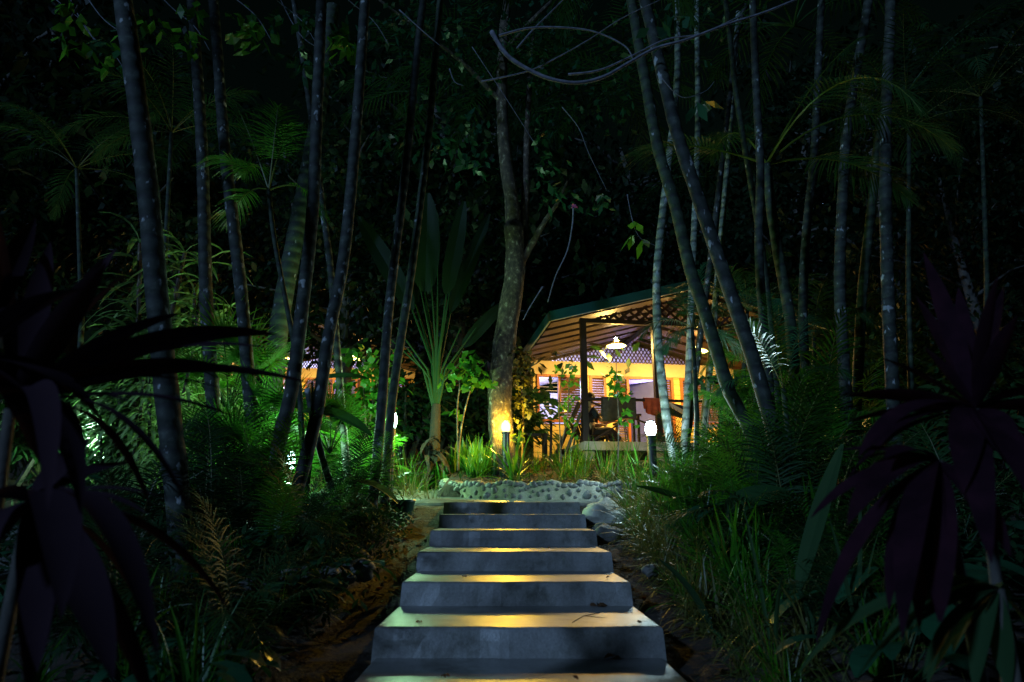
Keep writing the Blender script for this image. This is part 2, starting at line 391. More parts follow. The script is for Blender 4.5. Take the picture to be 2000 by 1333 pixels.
# landing and path
def slab(pts_top, thick, name, mat, label, seed=1):
    s = MB(); n = len(pts_top)
    a = [tuple(p) for p in pts_top]; c = sum((V(p) for p in pts_top), V()) / n
    inner = [tuple(V(p) + (c - V(p)).normalized() * .03 - V((0, 0, 0))) for p in pts_top]
    low = [(p[0], p[1], p[2] - .025) for p in pts_top]
    bot = [(c.x + (p[0] - c.x) * 1.03, c.y + (p[1] - c.y) * 1.03, p[2] - thick) for p in pts_top]
    vs = inner + low + bot
    fs = [tuple(range(n))] + [(i, n + i, n + (i + 1) % n, (i + 1) % n) for i in range(n)] + [(n + i, 2*n + i, 2*n + (i + 1) % n, n + (i + 1) % n) for i in range(n)]
    s.add(vs, fs); o = s.build(name, mat); tag(o, label, 'path', kind='structure'); return o
ly = S0Y + SD * 5 + .30
landing = [(-1.20, ly - .03, TOPZ - .012), (1.30, ly - .02, TOPZ - .010), (1.62, ly + .35, TOPZ + .01), (2.0, ly + 1.0, TOPZ + .05), (1.6, ly + 1.4, TOPZ + .05), (-.5, ly + 1.4, TOPZ + .05), (-.7, 9.75, TOPZ + .16), (-1.2, 10.5, TOPZ + .23), (-2.2, 11.2, TOPZ + .30), (-3.6, 11.9, TOPZ + .32), (-3.9, 10.9, TOPZ + .28), (-2.5, 10.1, TOPZ + .22), (-1.75, 9.2, TOPZ + .13), (-1.5, 8.6, TOPZ + .05)]
slab(landing, .42, 'path', M['concrete'], 'concrete landing and path at the top of the stairs')
gr = MB()
def patch(cx, cy, rx, ry, n=26, rings=5):
    vs = [(cx, cy, G(cx, cy) + .012)]
    for j in range(1, rings + 1):
        for i in range(n):
            a = 2 * pi * i / n; q = j / rings * (1 + .15 * sin(3 * a + cx) + .08 * sin(5 * a))
            x, y = cx + rx * q * cos(a), cy + ry * q * sin(a)
            vs.append((x, y, G(x, y) + .012 + (.01 * rnd.random()) - (.04 if j == rings else 0)))
    fs = [(0, 1 + i, 1 + (i + 1) % n) for i in range(n)] + [(1 + (j-1)*n + i, 1 + j*n + i, 1 + j*n + (i+1) % n, 1 + (j-1)*n + (i+1) % n) for j in range(1, rings) for i in range(n)]
    gr.add(vs, fs)
patch(-2.35, 6.1, .95, .8); patch(-4.6, 7.2, 1.5, 1.3); patch(-4.2, 5.0, 1.3, .8)
tag(gr.build('gravel', M['gravel'], smooth=True), 'grey gravel patches between the palms', 'gravel', kind='stuff')

# ------------------------------------------------------------------ cobbled retaining wall
wallpts = [(-.78, 10.1), (-.95, 9.75), (-.90, 9.35), (-.72, 9.05), (-.35, 8.9), (.2, 8.85), (.8, 8.85), (1.3, 8.93), (1.7, 9.1), (2.1, 9.4), (2.45, 9.8)]
def catmull(pts, n):
    out = []
    q = [pts[0]] + list(pts) + [pts[-1]]
    for i in range(1, len(q) - 2):
        for k in range(n):
            t = k / n
            out.append(tuple(.5 * ((2 * b) + (-a + c) * t + (2*a - 5*b + 4*c - d) * t * t + (-a + 3*b - 3*c + d) * t ** 3) for a, b, c, d in zip(q[i-1], q[i], q[i+1], q[i+2])))
    out.append(tuple(pts[-1])); return out
wp = catmull(wallpts, 8)
rw = thing('retaining_wall', (0, 8.9, TOPZ), 'low cream mortar wall studded with dark round cobbles above the landing', 'wall')
s = MB(); vs = []; WT = EZ + .372
norms = []
for i, (x, y) in enumerate(wp):
    a = V(wp[max(0, i-1)]); b = V(wp[min(len(wp)-1, i+1)]); d = (b - a).normalized(); nn = V((d.y, -d.x)); norms.append(nn)
    top = WT + .02 * sin(i * .9) + .012 * sin(i * 2.3) + (.05 if i < 14 else 0)
    for off, z in ((.05, EZ - .2), (.045, TOPZ + .02), (.02, top - .05), (-.0, top - .008), (-.05, top), (-.14, top - .01), (-.17, top - .05), (-.18, EZ - .1)):
        vs.append((x + nn.x * off, y + nn.y * off, z))
k = 8; s.add(vs, [(i*k+j, (i+1)*k+j, (i+1)*k+j+1, i*k+j+1) for i in range(len(wp)-1) for j in range(k-1)] + [tuple(range(k)), tuple(range((len(wp)-1)*k, len(wp)*k))[::-1]])
s.build('mortar', M['mortar'], rw, smooth=False)
s = MB(); rr = random.Random(3); placed = []
L = len(wp) - 1
for tr_ in range(900):
    i = rr.uniform(0, L - .01); zf = rr.uniform(.12, .66); r = rr.choice((.022, .03, .038, .046, .055))
    if i < 26 and rr.random() < .7: r = .05
    i0 = int(i); t = i - i0; x = lerp(wp[i0][0], wp[i0+1][0], t); y = lerp(wp[i0][1], wp[i0+1][1], t); z = lerp(TOPZ + .03, WT - .02, zf)
    if any((a - x) ** 2 + (b - y) ** 2 + (c - z) ** 2 < ((r + q) * (1.0 if i < 26 else 1.35)) ** 2 for a, b, c, q in placed): continue
    if len(placed) > 78: break
    placed.append((x, y, z, r)); nn = norms[i0]; off = lerp(.047, .026, zf)
    s.rock((x + nn.x * (off - .004), y + nn.y * (off - .004), z), r, (rr.uniform(.85, 1.15), .35, rr.uniform(.8, 1.1)), rr.random(), 7, True)
i = 0.0
while i < L:                                    # the scalloped row of stones along the top
    i0 = int(i); x, y = wp[i0]; r = rr.uniform(.04, .055); nn = norms[i0]
    top = WT + .02 * sin(i * .9) + .012 * sin(i * 2.3) + (.05 if i < 14 else 0)
    s.rock((x + nn.x * .006, y + nn.y * .006, top - .045), r, (1.05, .5, .75), rr.random(), 7, True); i += r * 2.6 / .05 * .36
s.build('cobbles', M['cobble'], rw, smooth=True)

# boulders and rocks by the stairs
def rockthing(px, py, Y, r, sq, label, mat='rock', seed=0, grp=None):
    p = P(px, py, Y); s = MB(); s.rock((0, 0, 0), r, sq, seed, 22)
    o = s.build('boulder', M[mat], None, smooth=True, loc=(0, 0, 0)); o.location = p
    return tag(o, label, 'boulder', grp)
rockthing(1186, 1004, 7.9, .30, (1.25, .9, .45), 'large pale rounded boulder below the landing beside the top step', 'pale_rock', 1)
rockthing(1180, 1046, 7.1, .2, (1.2, .8, .5), 'grey brown boulder wedged under the pale boulder beside the stairs', 'rock', 2)
for i, (px, py, Y, r) in enumerate([(585, 1128, 4.75, .13), (622, 1133, 4.75, .14), (664, 1122, 4.9, .12), (700, 1106, 5.0, .11), (560, 1090, 5.6, .12), (640, 1088, 5.8, .13), (690, 1080, 5.9, .12), (602, 1082, 6.0, .1), (540, 1142, 4.6, .15)]):
    rockthing(px, py + 8, Y, r, (1.2, .85, .6), 'dark round rock edging the gravel patch', 'rock', i + 10, 'rocks edging the gravel')
for i, (px, py, Y, r) in enumerate([(1270, 1116, 5.3, .06)]):
    rockthing(px, py, Y, r, (1, .8, .7), 'earthy rock half buried in the bank under the drooping grasses', 'rock', i + 40, 'rocks in the grassy bank')

# ------------------------------------------------------------------ bungalow
def clip_seg(p, d, poly):
    """clip the line p + t d to a convex 2d polygon (counter clockwise)"""
    t0, t1 = -1e9, 1e9; n = len(poly)
    for i in range(n):
        a = poly[i]; b = poly[(i+1) % n]; nx_, ny_ = -(b[1]-a[1]), b[0]-a[0]
        num = nx_ * (p[0]-a[0]) + ny_ * (p[1]-a[1]); den = nx_ * d[0] + ny_ * d[1]
        if abs(den) < 1e-9:
            if num < 0: return None
            continue
        t = -num / den
        if den > 0: t0 = max(t0, t)
        else: t1 = min(t1, t)
    return (t0, t1) if t1 > t0 + .02 else None
def lattice(poly, b, pitch=.11, w=.036, ang=(52, 128)):
    s = MB()
    for k, an in enumerate(ang):
        d = (cos(R(an)), sin(R(an))); nrm = (-d[1], d[0]); q = [nrm[0]*p[0] + nrm[1]*p[1] for p in poly]
        c = min(q)
        while c < max(q):
            r = clip_seg((nrm[0]*c, nrm[1]*c), d, poly)
            if r:
                bb = b + k * .011; a0 = (nrm[0]*c + d[0]*r[0], bb, nrm[1]*c + d[1]*r[0]); a1 = (nrm[0]*c + d[0]*r[1], bb, nrm[1]*c + d[1]*r[1])
                s.bar(a0, a1, w, .009, up=(0, 1, 0))
            c += pitch
    return s
HZ = EZ
FL = HZ + 1.26                       # porch floor
def zr(a): return HZ + 3.50 + (.268 * min(a, 5.6 - a + .0) if a < 2.8 else .268 * (5.6 - a))   # underside of the roof
BW = 4.38                            # the front wall of the rooms
house = thing('bungalow', (0, 0, 0), 'cream clad bungalow with open porch, lattice gables and dark green roof', 'bungalow')
HO = V((.777, 12.3, 0)); HR = R(8)
hm = lambda n, s, m, p=house, sm=False: s.build(n, M[m], p, smooth=sm)
# roof
ax0, ax1, bk = -.06, 5.9, 9.0
s = MB()
for a0, a1 in ((ax0, 2.8), (2.8, ax1)):
    s.prism([(a0, -.04, zr(a0) + .10), (a1, -.04, zr(a1) + .10), (a1, -.04, zr(a1) + .135), (a0, -.04, zr(a0) + .135)], (0, bk + .04, 0))
    x = a0
    while x < a1:     # standing seams
        s.prism([(x, -.035, zr(x) + .136), (x + .03, -.035, zr(x + .03) + .136), (x + .03, -.035, zr(x + .03) + .165), (x, -.035, zr(x) + .165)], (0, bk, 0)); x += .4
roof = hm('roof', s, 'roof')
s = MB()
for a0, a1 in ((ax0 + .03, 2.8), (2.8, ax1 - .03)):
    s.prism([(a0, .02, zr(a0) + .085), (a1, .02, zr(a1) + .085), (a1, .02, zr(a1) + .096), (a0, .02, zr(a0) + .096)], (0, bk - .05, 0))
hm('soffit', s, 'roof_under', roof)
s = MB(); b = .32; nraf = 0
while b < bk - .3:      # rafters follow the slope
    for a0, a1 in ((.02, 2.78), (2.82, ax1 - .08)):
        s.prism([(a0, b, zr(a0) + .0), (a1, b, zr(a1) + .0), (a1, b, zr(a1) + .083), (a0, b, zr(a0) + .083)], (0, .40 if b < 4 else .06, 0))
    b += .62
s.box((2.76, .3, zr(2.8) - .14), (2.84, bk - .3, zr(2.8) - .02))
hm('rafters', s, 'darkwood')
s = MB()
for a0, a1 in ((ax0, 2.8), (2.8, ax1)):
    s.prism([(a0, -.07, zr(a0) - .035), (a1, -.07, zr(a1) - .035), (a1, -.07, zr(a1) + .15), (a0, -.07, zr(a0) + .15)], (0, .028, 0))
fas = hm('fascia', s, 'green_metal')
s = MB(); s.box((ax0 - .03, -.06, zr(0) - .06), (ax0 - .004, bk, zr(0) + .14)); hm('eave_board', s, 'green_metal'); s = MB(); s.box((ax1 + .004, -.06, zr(ax1) - .06), (ax1 + .03, bk, zr(ax1) + .12))
hm('eave_board', s, 'green_metal')
s = MB()
for a0, a1 in ((ax0, 2.8), (2.8, ax1)):
    s.prism([(a0, -.072, zr(a0) - .05), (a1, -.072, zr(a1) - .05), (a1, -.072, zr(a1) - .037), (a0, -.072, zr(a0) - .037)], (0, .03, 0))
s.box((ax0 - .034, -.06, zr(0) - .075), (ax0 - .006, bk, zr(0) - .062))
hm('drip_edge', s, 'beam_paint')
# lattices
hm('gable_lattice', lattice([(.84, HZ+3.655), (4.76, HZ+3.655), (2.8, zr(2.8) - .06)], .40, .135, .05, (40, 140)), 'lattice')
hm('wall_lattice', lattice([(.62, HZ+3.665), (4.98, HZ+3.665), (2.8, zr(2.8) - .0)], BW + .02, .082, .030, (58, 122)), 'lattice')
# beams
s = MB(); s.box((.60, .36, HZ + 3.56), (5.0, .46, HZ + 3.645))
hm('tie_beam', s, 'darkwood')
s = MB(); s.box((.30, BW - .05, HZ + 3.32), (5.62, BW + .08, HZ + 3.66)); hm('wall_beam', s, 'beam_paint')
# posts
for a in (.66, 2.10, 3.47, 4.94):
    s = MB(); s.box((a - .055, .35, FL + .0), (a + .055, .46, HZ + 3.56)); s.box((a - .075, .33, FL), (a + .075, .48, FL + .12)); hm('post', s, 'darkwood')
# porch floor
s = MB(); s.box((.60, .28, FL - .16), (5.5, BW - .01, FL)); hm('porch_floor', s, 'slab')
s = MB()
for a in (.75, 2.1, 3.5, 5.0):
    for bb in (.5, 3.5): s = MB(); s.box((a - .1, bb, FL - .9), (a + .1, bb + .2, FL - .162)); hm('foundation_pier', s, 'slab')
# wall with cladding boards
WZ0 = HZ + 1.12
opens = [(.45, 1.62, HZ+2.13, HZ+3.32), (1.79, 2.22, HZ+2.13, HZ+3.32), (2.43, 3.98, FL, HZ+3.32), (4.16, 5.45, HZ+2.13, HZ+3.32)]
s = MB(); z = WZ0; bh = .135
while z < HZ + 3.32:
    z1 = min(z + bh, HZ + 3.32)
    segs = [(.36, 5.6)]
    for a0, a1, o0, o1 in opens:
        if z1 > o0 + .01 and z < o1 - .01:
            ns = []
            for q0, q1 in segs:
                if a0 > q0: ns.append((q0, min(q1, a0)))
                if a1 < q1: ns.append((max(q0, a1), q1))
                if a1 <= q0 or a0 >= q1: ns = ns
            segs = [q for q in ns if q[1] - q[0] > .01]
    for q0, q1 in segs:
        s.prism([(q0, BW - .012, z), (q0, BW + .0, z1 - .006), (q0, BW + .03, z1 - .006), (q0, BW + .03, z)], (q1 - q0, 0, 0))
    z += bh
s.box((.36, BW + .031, WZ0), (.45, BW + .06, HZ + 3.32)); s.box((5.45, BW + .031, WZ0), (5.6, BW + .06, HZ + 3.32))
for a0, a1 in ((.36, 2.43), (3.98, 5.6)): s.box((a0, BW + .031, WZ0), (a1, BW + .06, HZ + 2.1))
for a0, a1 in ((1.62, 1.79), (2.22, 2.43), (3.98, 4.16)): s.box((a0, BW + .031, HZ + 2.1), (a1, BW + .06, HZ + 3.32))
hm('wall_cladding', s, 'cream')
s = MB()          # side walls and rear
z = WZ0
while z < HZ + 3.6:
    s.prism([(.36, BW + .06, z), (.372, BW + .06, z + .129), (.40, BW + .06, z + .129), (.40, BW + .06, z)], (0, bk - BW - .3, 0)); z += bh
s.box((5.56, BW + .06, WZ0), (5.6, bk - .3, HZ + 3.5)); s.box((.40, bk - .28, WZ0), (5.56, bk - .24, HZ + 3.6))
hm('side_wall', s, 'cream')
s = MB(); s.box((.41, BW + .07, FL - .05), (5.55, bk - .3, FL)); s.box((.401, BW + .07, FL), (.412, bk - .3, HZ + 3.5)); s.box((.41, bk - .3, FL), (5.55, bk - .285, HZ + 3.6)); s.box((2.3, BW + .07, FL), (2.36, bk - .3, HZ + 3.62))
for a0, a1 in ((.42, 2.8), (2.8, 5.54)): s.prism([(a0, BW + .1, zr(a0) - .03), (a1, BW + .1, zr(a1) - .03), (a1, BW + .1, zr(a1) - .02), (a0, BW + .1, zr(a0) - .02)], (0, bk - BW - .42, 0))
rm = hm('room_lining', s, 'room')
s = MB(); s.box((1.02, bk - .33, FL), (1.06, bk - .29, FL + 1.4)); s.box((1.5, bk - .33, FL), (1.54, bk - .29, FL + 1.4)); s.box((1.0, bk - .33, FL + 1.4), (1.56, bk - .29, FL + 1.45)); s.box((.55, bk - 1.2, FL + .55), (1.3, bk - .5, FL + .6))
hm('room_doorway', s, 'teak', rm)
def louvres(a0, a1, z0, z1, par, b=BW, step=.062, mat='louvre', op=.84):
    s = MB(); z = z0 + .02
    while z < z1 - .03:
        s.prism([(a0, b - .012, z), (a0, b + .012, z + step * .9 * op + .012), (a0, b + .018, z + step * .9 * op + .012), (a0, b - .006, z)], (a1 - a0, 0, 0)); z += step
    return s.build('louvres', M[mat], par)
def window(a0, a1, z0, z1, mull, open_first=False, door=False):
    s = MB(); fw = .065; b0, b1 = BW - .055, BW + .06
    s.box((a0, b0, z0), (a0 + fw, b1, z1)); s.box((a1 - fw, b0, z0), (a1, b1, z1)); s.box((a0 + fw, b0, z1 - fw), (a1 - fw, b1, z1))
    if not door: s.box((a0 + fw, b0, z0), (a1 - fw, b1, z0 + fw))
    for m_ in mull: s.box((m_ - fw / 2, b0 + .004, z0 + (0 if door else fw)), (m_ + fw / 2, b1, z1 - fw))
    return s.build('window_frame' if not door else 'door_frame', M['teak'], house)
W1 = window(.45, 1.62, HZ+2.13, HZ+3.32, [1.02])
louvres(1.06, 1.55, HZ+2.2, HZ+3.25, W1); 
s = MB(); z = HZ + 2.24
while z < HZ + 3.2: s.prism([(.52, BW - .03, z), (.52, BW + .03, z + .004), (.52, BW + .03, z + .010), (.52, BW - .03, z + .006)], (.46, 0, 0)); z += .095
s.build('glass_slats', M['room'], W1)
W2 = window(1.79, 2.22, HZ+2.13, HZ+3.32, []); louvres(1.855, 2.155, HZ+2.2, HZ+3.25, W2)
W3 = window(4.16, 5.45, HZ+2.13, HZ+3.32, [4.79]); louvres(4.225, 4.757, HZ+2.2, HZ+3.25, W3); louvres(4.825, 5.385, HZ+2.2, HZ+3.25, W3)
D = window(2.43, 3.98, FL, HZ+3.32, [2.78, 3.58], door=True)
louvres(2.495, 2.745, FL + .1, HZ+3.25, D); louvres(3.615, 3.915, FL + .1, HZ+3.25, D)
# the open door leaf, hinged at a = 3.54 and swung into the room
s = MB(); dz0, dz1 = FL + .02, HZ + 3.24; dw = .78
s.box((0, 0, dz0), (dw, .04, dz1))
for q0, q1 in ((.08, .36), (.43, .70)):
    for z0, z1 in ((dz0 + .12, dz0 + .85), (dz0 + .98, dz1 - .12)):
        s.box((q0, -.012, z0), (q1, -.001, z0 + .03)); s.box((q0, -.012, z1 - .03), (q1, -.001, z1)); s.box((q0, -.012, z0 + .03), (q0 + .03, -.001, z1 - .03)); s.box((q1 - .03, -.012, z0 + .03), (q1, -.001, z1 - .03))
dr = s.build('door', M['door_roomlit'], house); dr.location = (3.54, BW + .08, 0); dr.rotation_euler.z = R(132)
s = MB(); s.tube([(.72, -.03, FL + 1.0), (.72, -.06, FL + 1.0), (.62, -.06, FL + 1.0)], .01, 6); s.build('handle', M['steel'], dr)
# porch railing
s = MB(); RZ = FL + .80
s.bar((.60, .36, RZ), (3.5, .36, RZ), .07, .045); hm('hand_rail', s, 'darkwood')
s = MB(); s.bar((2.15, .33, RZ + .0), (3.05, .10, FL + .25), .05, .07); hm('stair_rail', s, 'beam_paint')
s = MB(); s.bar((.78, .40, FL + .02), (1.45, .40, FL + .42), .03, .03); s.bar((.78, .41, RZ - .05), (1.9, .41, FL + .35), .035, .03); hm('railing_bar', s, 'darkwood'); s = MB(); s.bar((3.5, .40, FL+.1), (4.9, .40, FL+.1), .03, .03); s.bar((3.5, .40, RZ), (4.9, .40, RZ), .05, .04)
for q in range(12): s.bar((3.58 + q * .115, .40, FL + .1), (3.58 + q * .115, .40, RZ), .02, .02)
hm('end_railing', s, 'darkwood')
# the side stairs of the porch with their sloping rails, and the low gate post
s = MB(); s.bar((.12, 1.1, FL - .45), (.6, .55, FL + .78), .06, .06); s.bar((.30, .7, FL - .3), (.6, .5, FL + .55), .05, .05); s.bar((.12, 1.1, FL - .45), (.25, 1.6, FL + .5), .05, .05)
hm('side_stair_rail', s, 'darkwood')
s = MB(); s.box((.18, 2.2, FL - .45), (.28, 2.3, FL + .35)); s.box((-.14, 2.22, FL + .29), (.18, 2.28, FL + .35)); hm('gate_post', s, 'darkwood')
s = MB()
for q in range(3): s.box((.3, .7 + .0, FL - .45 + q * .15), (.58, 1.5, FL - .40 + q * .15))
hm('side_step', s, 'darkwood')
house.location = HO; house.rotation_euler.z = HR
def H(a, b, z): return HO + Matrix.Rotation(HR, 3, 'Z') @ V((a, b, z))
# room light: whitish violet
rl = lamp('room_light', (1.4, 6.6, HZ + 3.35), 100, (.58, .60, 1.0), .12); rl.parent = house
rl2 = lamp('room_light', (4.4, 7.6, HZ + 3.2), 45, (.52, .42, 1.0), .12); rl2.parent = house

def pendant(loc, label, power=200, drop=.5):
    t = thing('pendant_lamp', (0, 0, 0), label, 'lamp')
    s = MB(); s.lathe([(.035, .10), (.05, .085), (.06, .05), (.12, .02), (.215, -.035), (.225, -.05), (.215, -.05), (.12, .005), (.055, .035)], 28); s.build('lamp_shade', M['shade'], t, smooth=True)
    s = MB(); s.tube([(0, 0, .10), (0, 0, .10 + drop)], .006, 6); s.build('cord', M['black'], t)
    s = MB(); s.lathe([(.001, .15), (.02, .145), (.035, .11), (.036, .08), (.02, .03), (.001, .02)], 12); s.build('bulb', M['glow_bulb'], t, smooth=True)
    t.location = loc
    l = lamp('pendant_light', (0, 0, -.065), power, (1.0, .60, .15), .06); l.parent = t
    return t
pA = pendant(H(1.88, 2.26, HZ + 3.63), 'white enamel pendant lamp over the porch table, between the two front posts', 200, .15)
pB = pendant(H(3.85, 2.39, HZ + 3.60), 'white enamel pendant lamp half hidden by palm leaflets, over the louvred window', 200, .15)

# things on the porch
def hang(name, a0, a1, drop_f, drop_b, label, mat, seed, b=.36, z=RZ + .03):
    s = MB(); rr = random.Random(seed); n = 14; prof = []
    for q in range(9): prof.append((-.045 - .004 * q, -drop_f * (1 - q / 8)))
    prof += [(-.03, .012), (0, .018), (.03, .012)]
    for q in range(6): prof.append((.045, -drop_b * q / 5))
    vs = []
    for off in (0, .008):
        for i in range(n + 1):
            t = i / n; aa = lerp(a0, a1, t)
            for j, (bo, zo) in enumerate(prof):
                wv = .022 * sin(t * 17 + seed) * min(1, -zo * 3) if zo < 0 else 0
                vs.append((aa + .03 * zo * sin(t * 9 + seed), b + bo + wv + off, z + zo * (1 + .08 * sin(t * 5 + seed)) + off * .5))
    k = len(prof); h = (n + 1) * k
    fs = [(i*k+j, i*k+j+1, (i+1)*k+j+1, (i+1)*k+j) for i in range(n) for j in range(k-1)]
    fs += [tuple(h + q for q in f[::-1]) for f in fs]
    fs += [(i*k, (i+1)*k, h+(i+1)*k, h+i*k) for i in range(n)]
    s.add(vs, fs)
    o = s.build(name, M[mat], None, smooth=True, loc=(0, 0, 0)); o.location = HO; o.rotation_euler.z = HR
    return tag(o, label, name)
hang('towel', .98, 1.62, .42, .3, 'wide grey towel hanging over the porch rail', 'cloth_grey', 1)
hang('towel', 1.80, 2.12, .30, .2, 'short red orange towel hanging over the porch rail beside the post', 'cloth_red', 5)
hang('towel', 4.4, 4.75, .45, .2, 'red cloth hanging on the far end of the porch railing behind the palms', 'cloth_red', 9, b=.40, z=RZ + .03)
s = MB(); c0 = H(2.55, .7, FL + .72)
s.prism([c0 + V((-.16, 0, .12)), c0 + V((.24, .0, .02)), c0 + V((.14, 0, -.22)), c0 + V((-.2, 0, -.12))], (0.03, .12, .03)); 
o = s.build('cushion', M['cloth_dark'], None, loc=tuple(c0)); o['label'] = 'dark cushion propped on the porch rail beside the pale stair rail'; o['category'] = 'cushion'
o.modifiers.new('soft', 'BEVEL').width = .04; o.modifiers['soft'].segments = 3

def stool(a, b, label):
    t = thing('stool', H(a, b, FL), label, 'stool')
    c = V(t.location)
    s = MB(); s.lathe([(.001, .47), (.16, .47), (.17, .455), (.16, .44), (.001, .44)], 20, tuple(c)); s.build('seat', M['darkwood'], t, smooth=True)
    for k in range(4):
        an = pi / 4 + k * pi / 2
        s = MB(); s.tube([c + V((.11 * cos(an), .11 * sin(an), .44)), c + V((.15 * cos(an), .15 * sin(an), .2)), c + V((.19 * cos(an), .19 * sin(an), 0))], .011, 6); s.build('leg', M['black'], t)
    s = MB()
    for z, r in ((.14, .165), (.29, .14)):
        s.tube([c + V((r * cos(q * pi / 10), r * sin(q * pi / 10), z)) for q in range(21)], .008, 6, False)
    s.build('foot_ring', M['black'], t); return t
stool(1.62, 1.3, 'round stool with thin black metal legs and rings on the porch')
stool(2.55, 1.9, 'second thin legged metal stool standing nearer the open door')
# porch table
t = thing('table', H(1.75, 2.1, FL), 'dark wooden table on the porch under the pendant lamp', 'table'); c = V(t.location)
s = MB(); s.box(tuple(c + V((-.5, -.35, .69))), tuple(c + V((.5, .35, .73)))); s.build('table_top', M['darkwood'], t)
for sx in (-1, 1):
    for sy in (-1, 1):
        s = MB(); s.bar(c + V((sx * .44, sy * .29, 0)), c + V((sx * .44, sy * .29, .69)), .05, .05); s.build('leg', M['darkwood'], t)

def chair(a, b, rz, label):
    t = thing('chair', (0, 0, 0), label, 'chair')
    s = MB(); s.box((-.22, -.22, .42), (.22, .22, .455)); s.build('seat', M['darkwood'], t)
    s = MB()
    for q in range(5): s.bar((-.16 + q * .08, -.21, .50), (-.16 + q * .08, -.27, .90), .04, .014, up=(0, 1, 0))
    s.bar((-.22, -.275, .92), (.22, -.275, .92), .03, .07); s.build('backrest', M['darkwood'], t)
    for sx in (-1, 1):
        s = MB(); s.bar((sx * .2, .2, 0), (sx * .2, .2, .42), .035, .035); s.build('leg', M['darkwood'], t)
        s = MB(); s.tube([(sx * .2, -.24, 0), (sx * .2, -.2, .42), (sx * .2, -.28, .92)], .019, 6); s.build('leg', M['darkwood'], t)
    t.location = H(a, b, FL); t.rotation_euler.z = HR + rz; t.scale = (1.15, 1.15, .44)
    return t
chair(.98, 1.25, R(-75), 'low dark slatted chair under the seated person beside the post')
chair(1.20, 2.15, R(-95), 'low dark slatted chair under the person seated by the porch table')

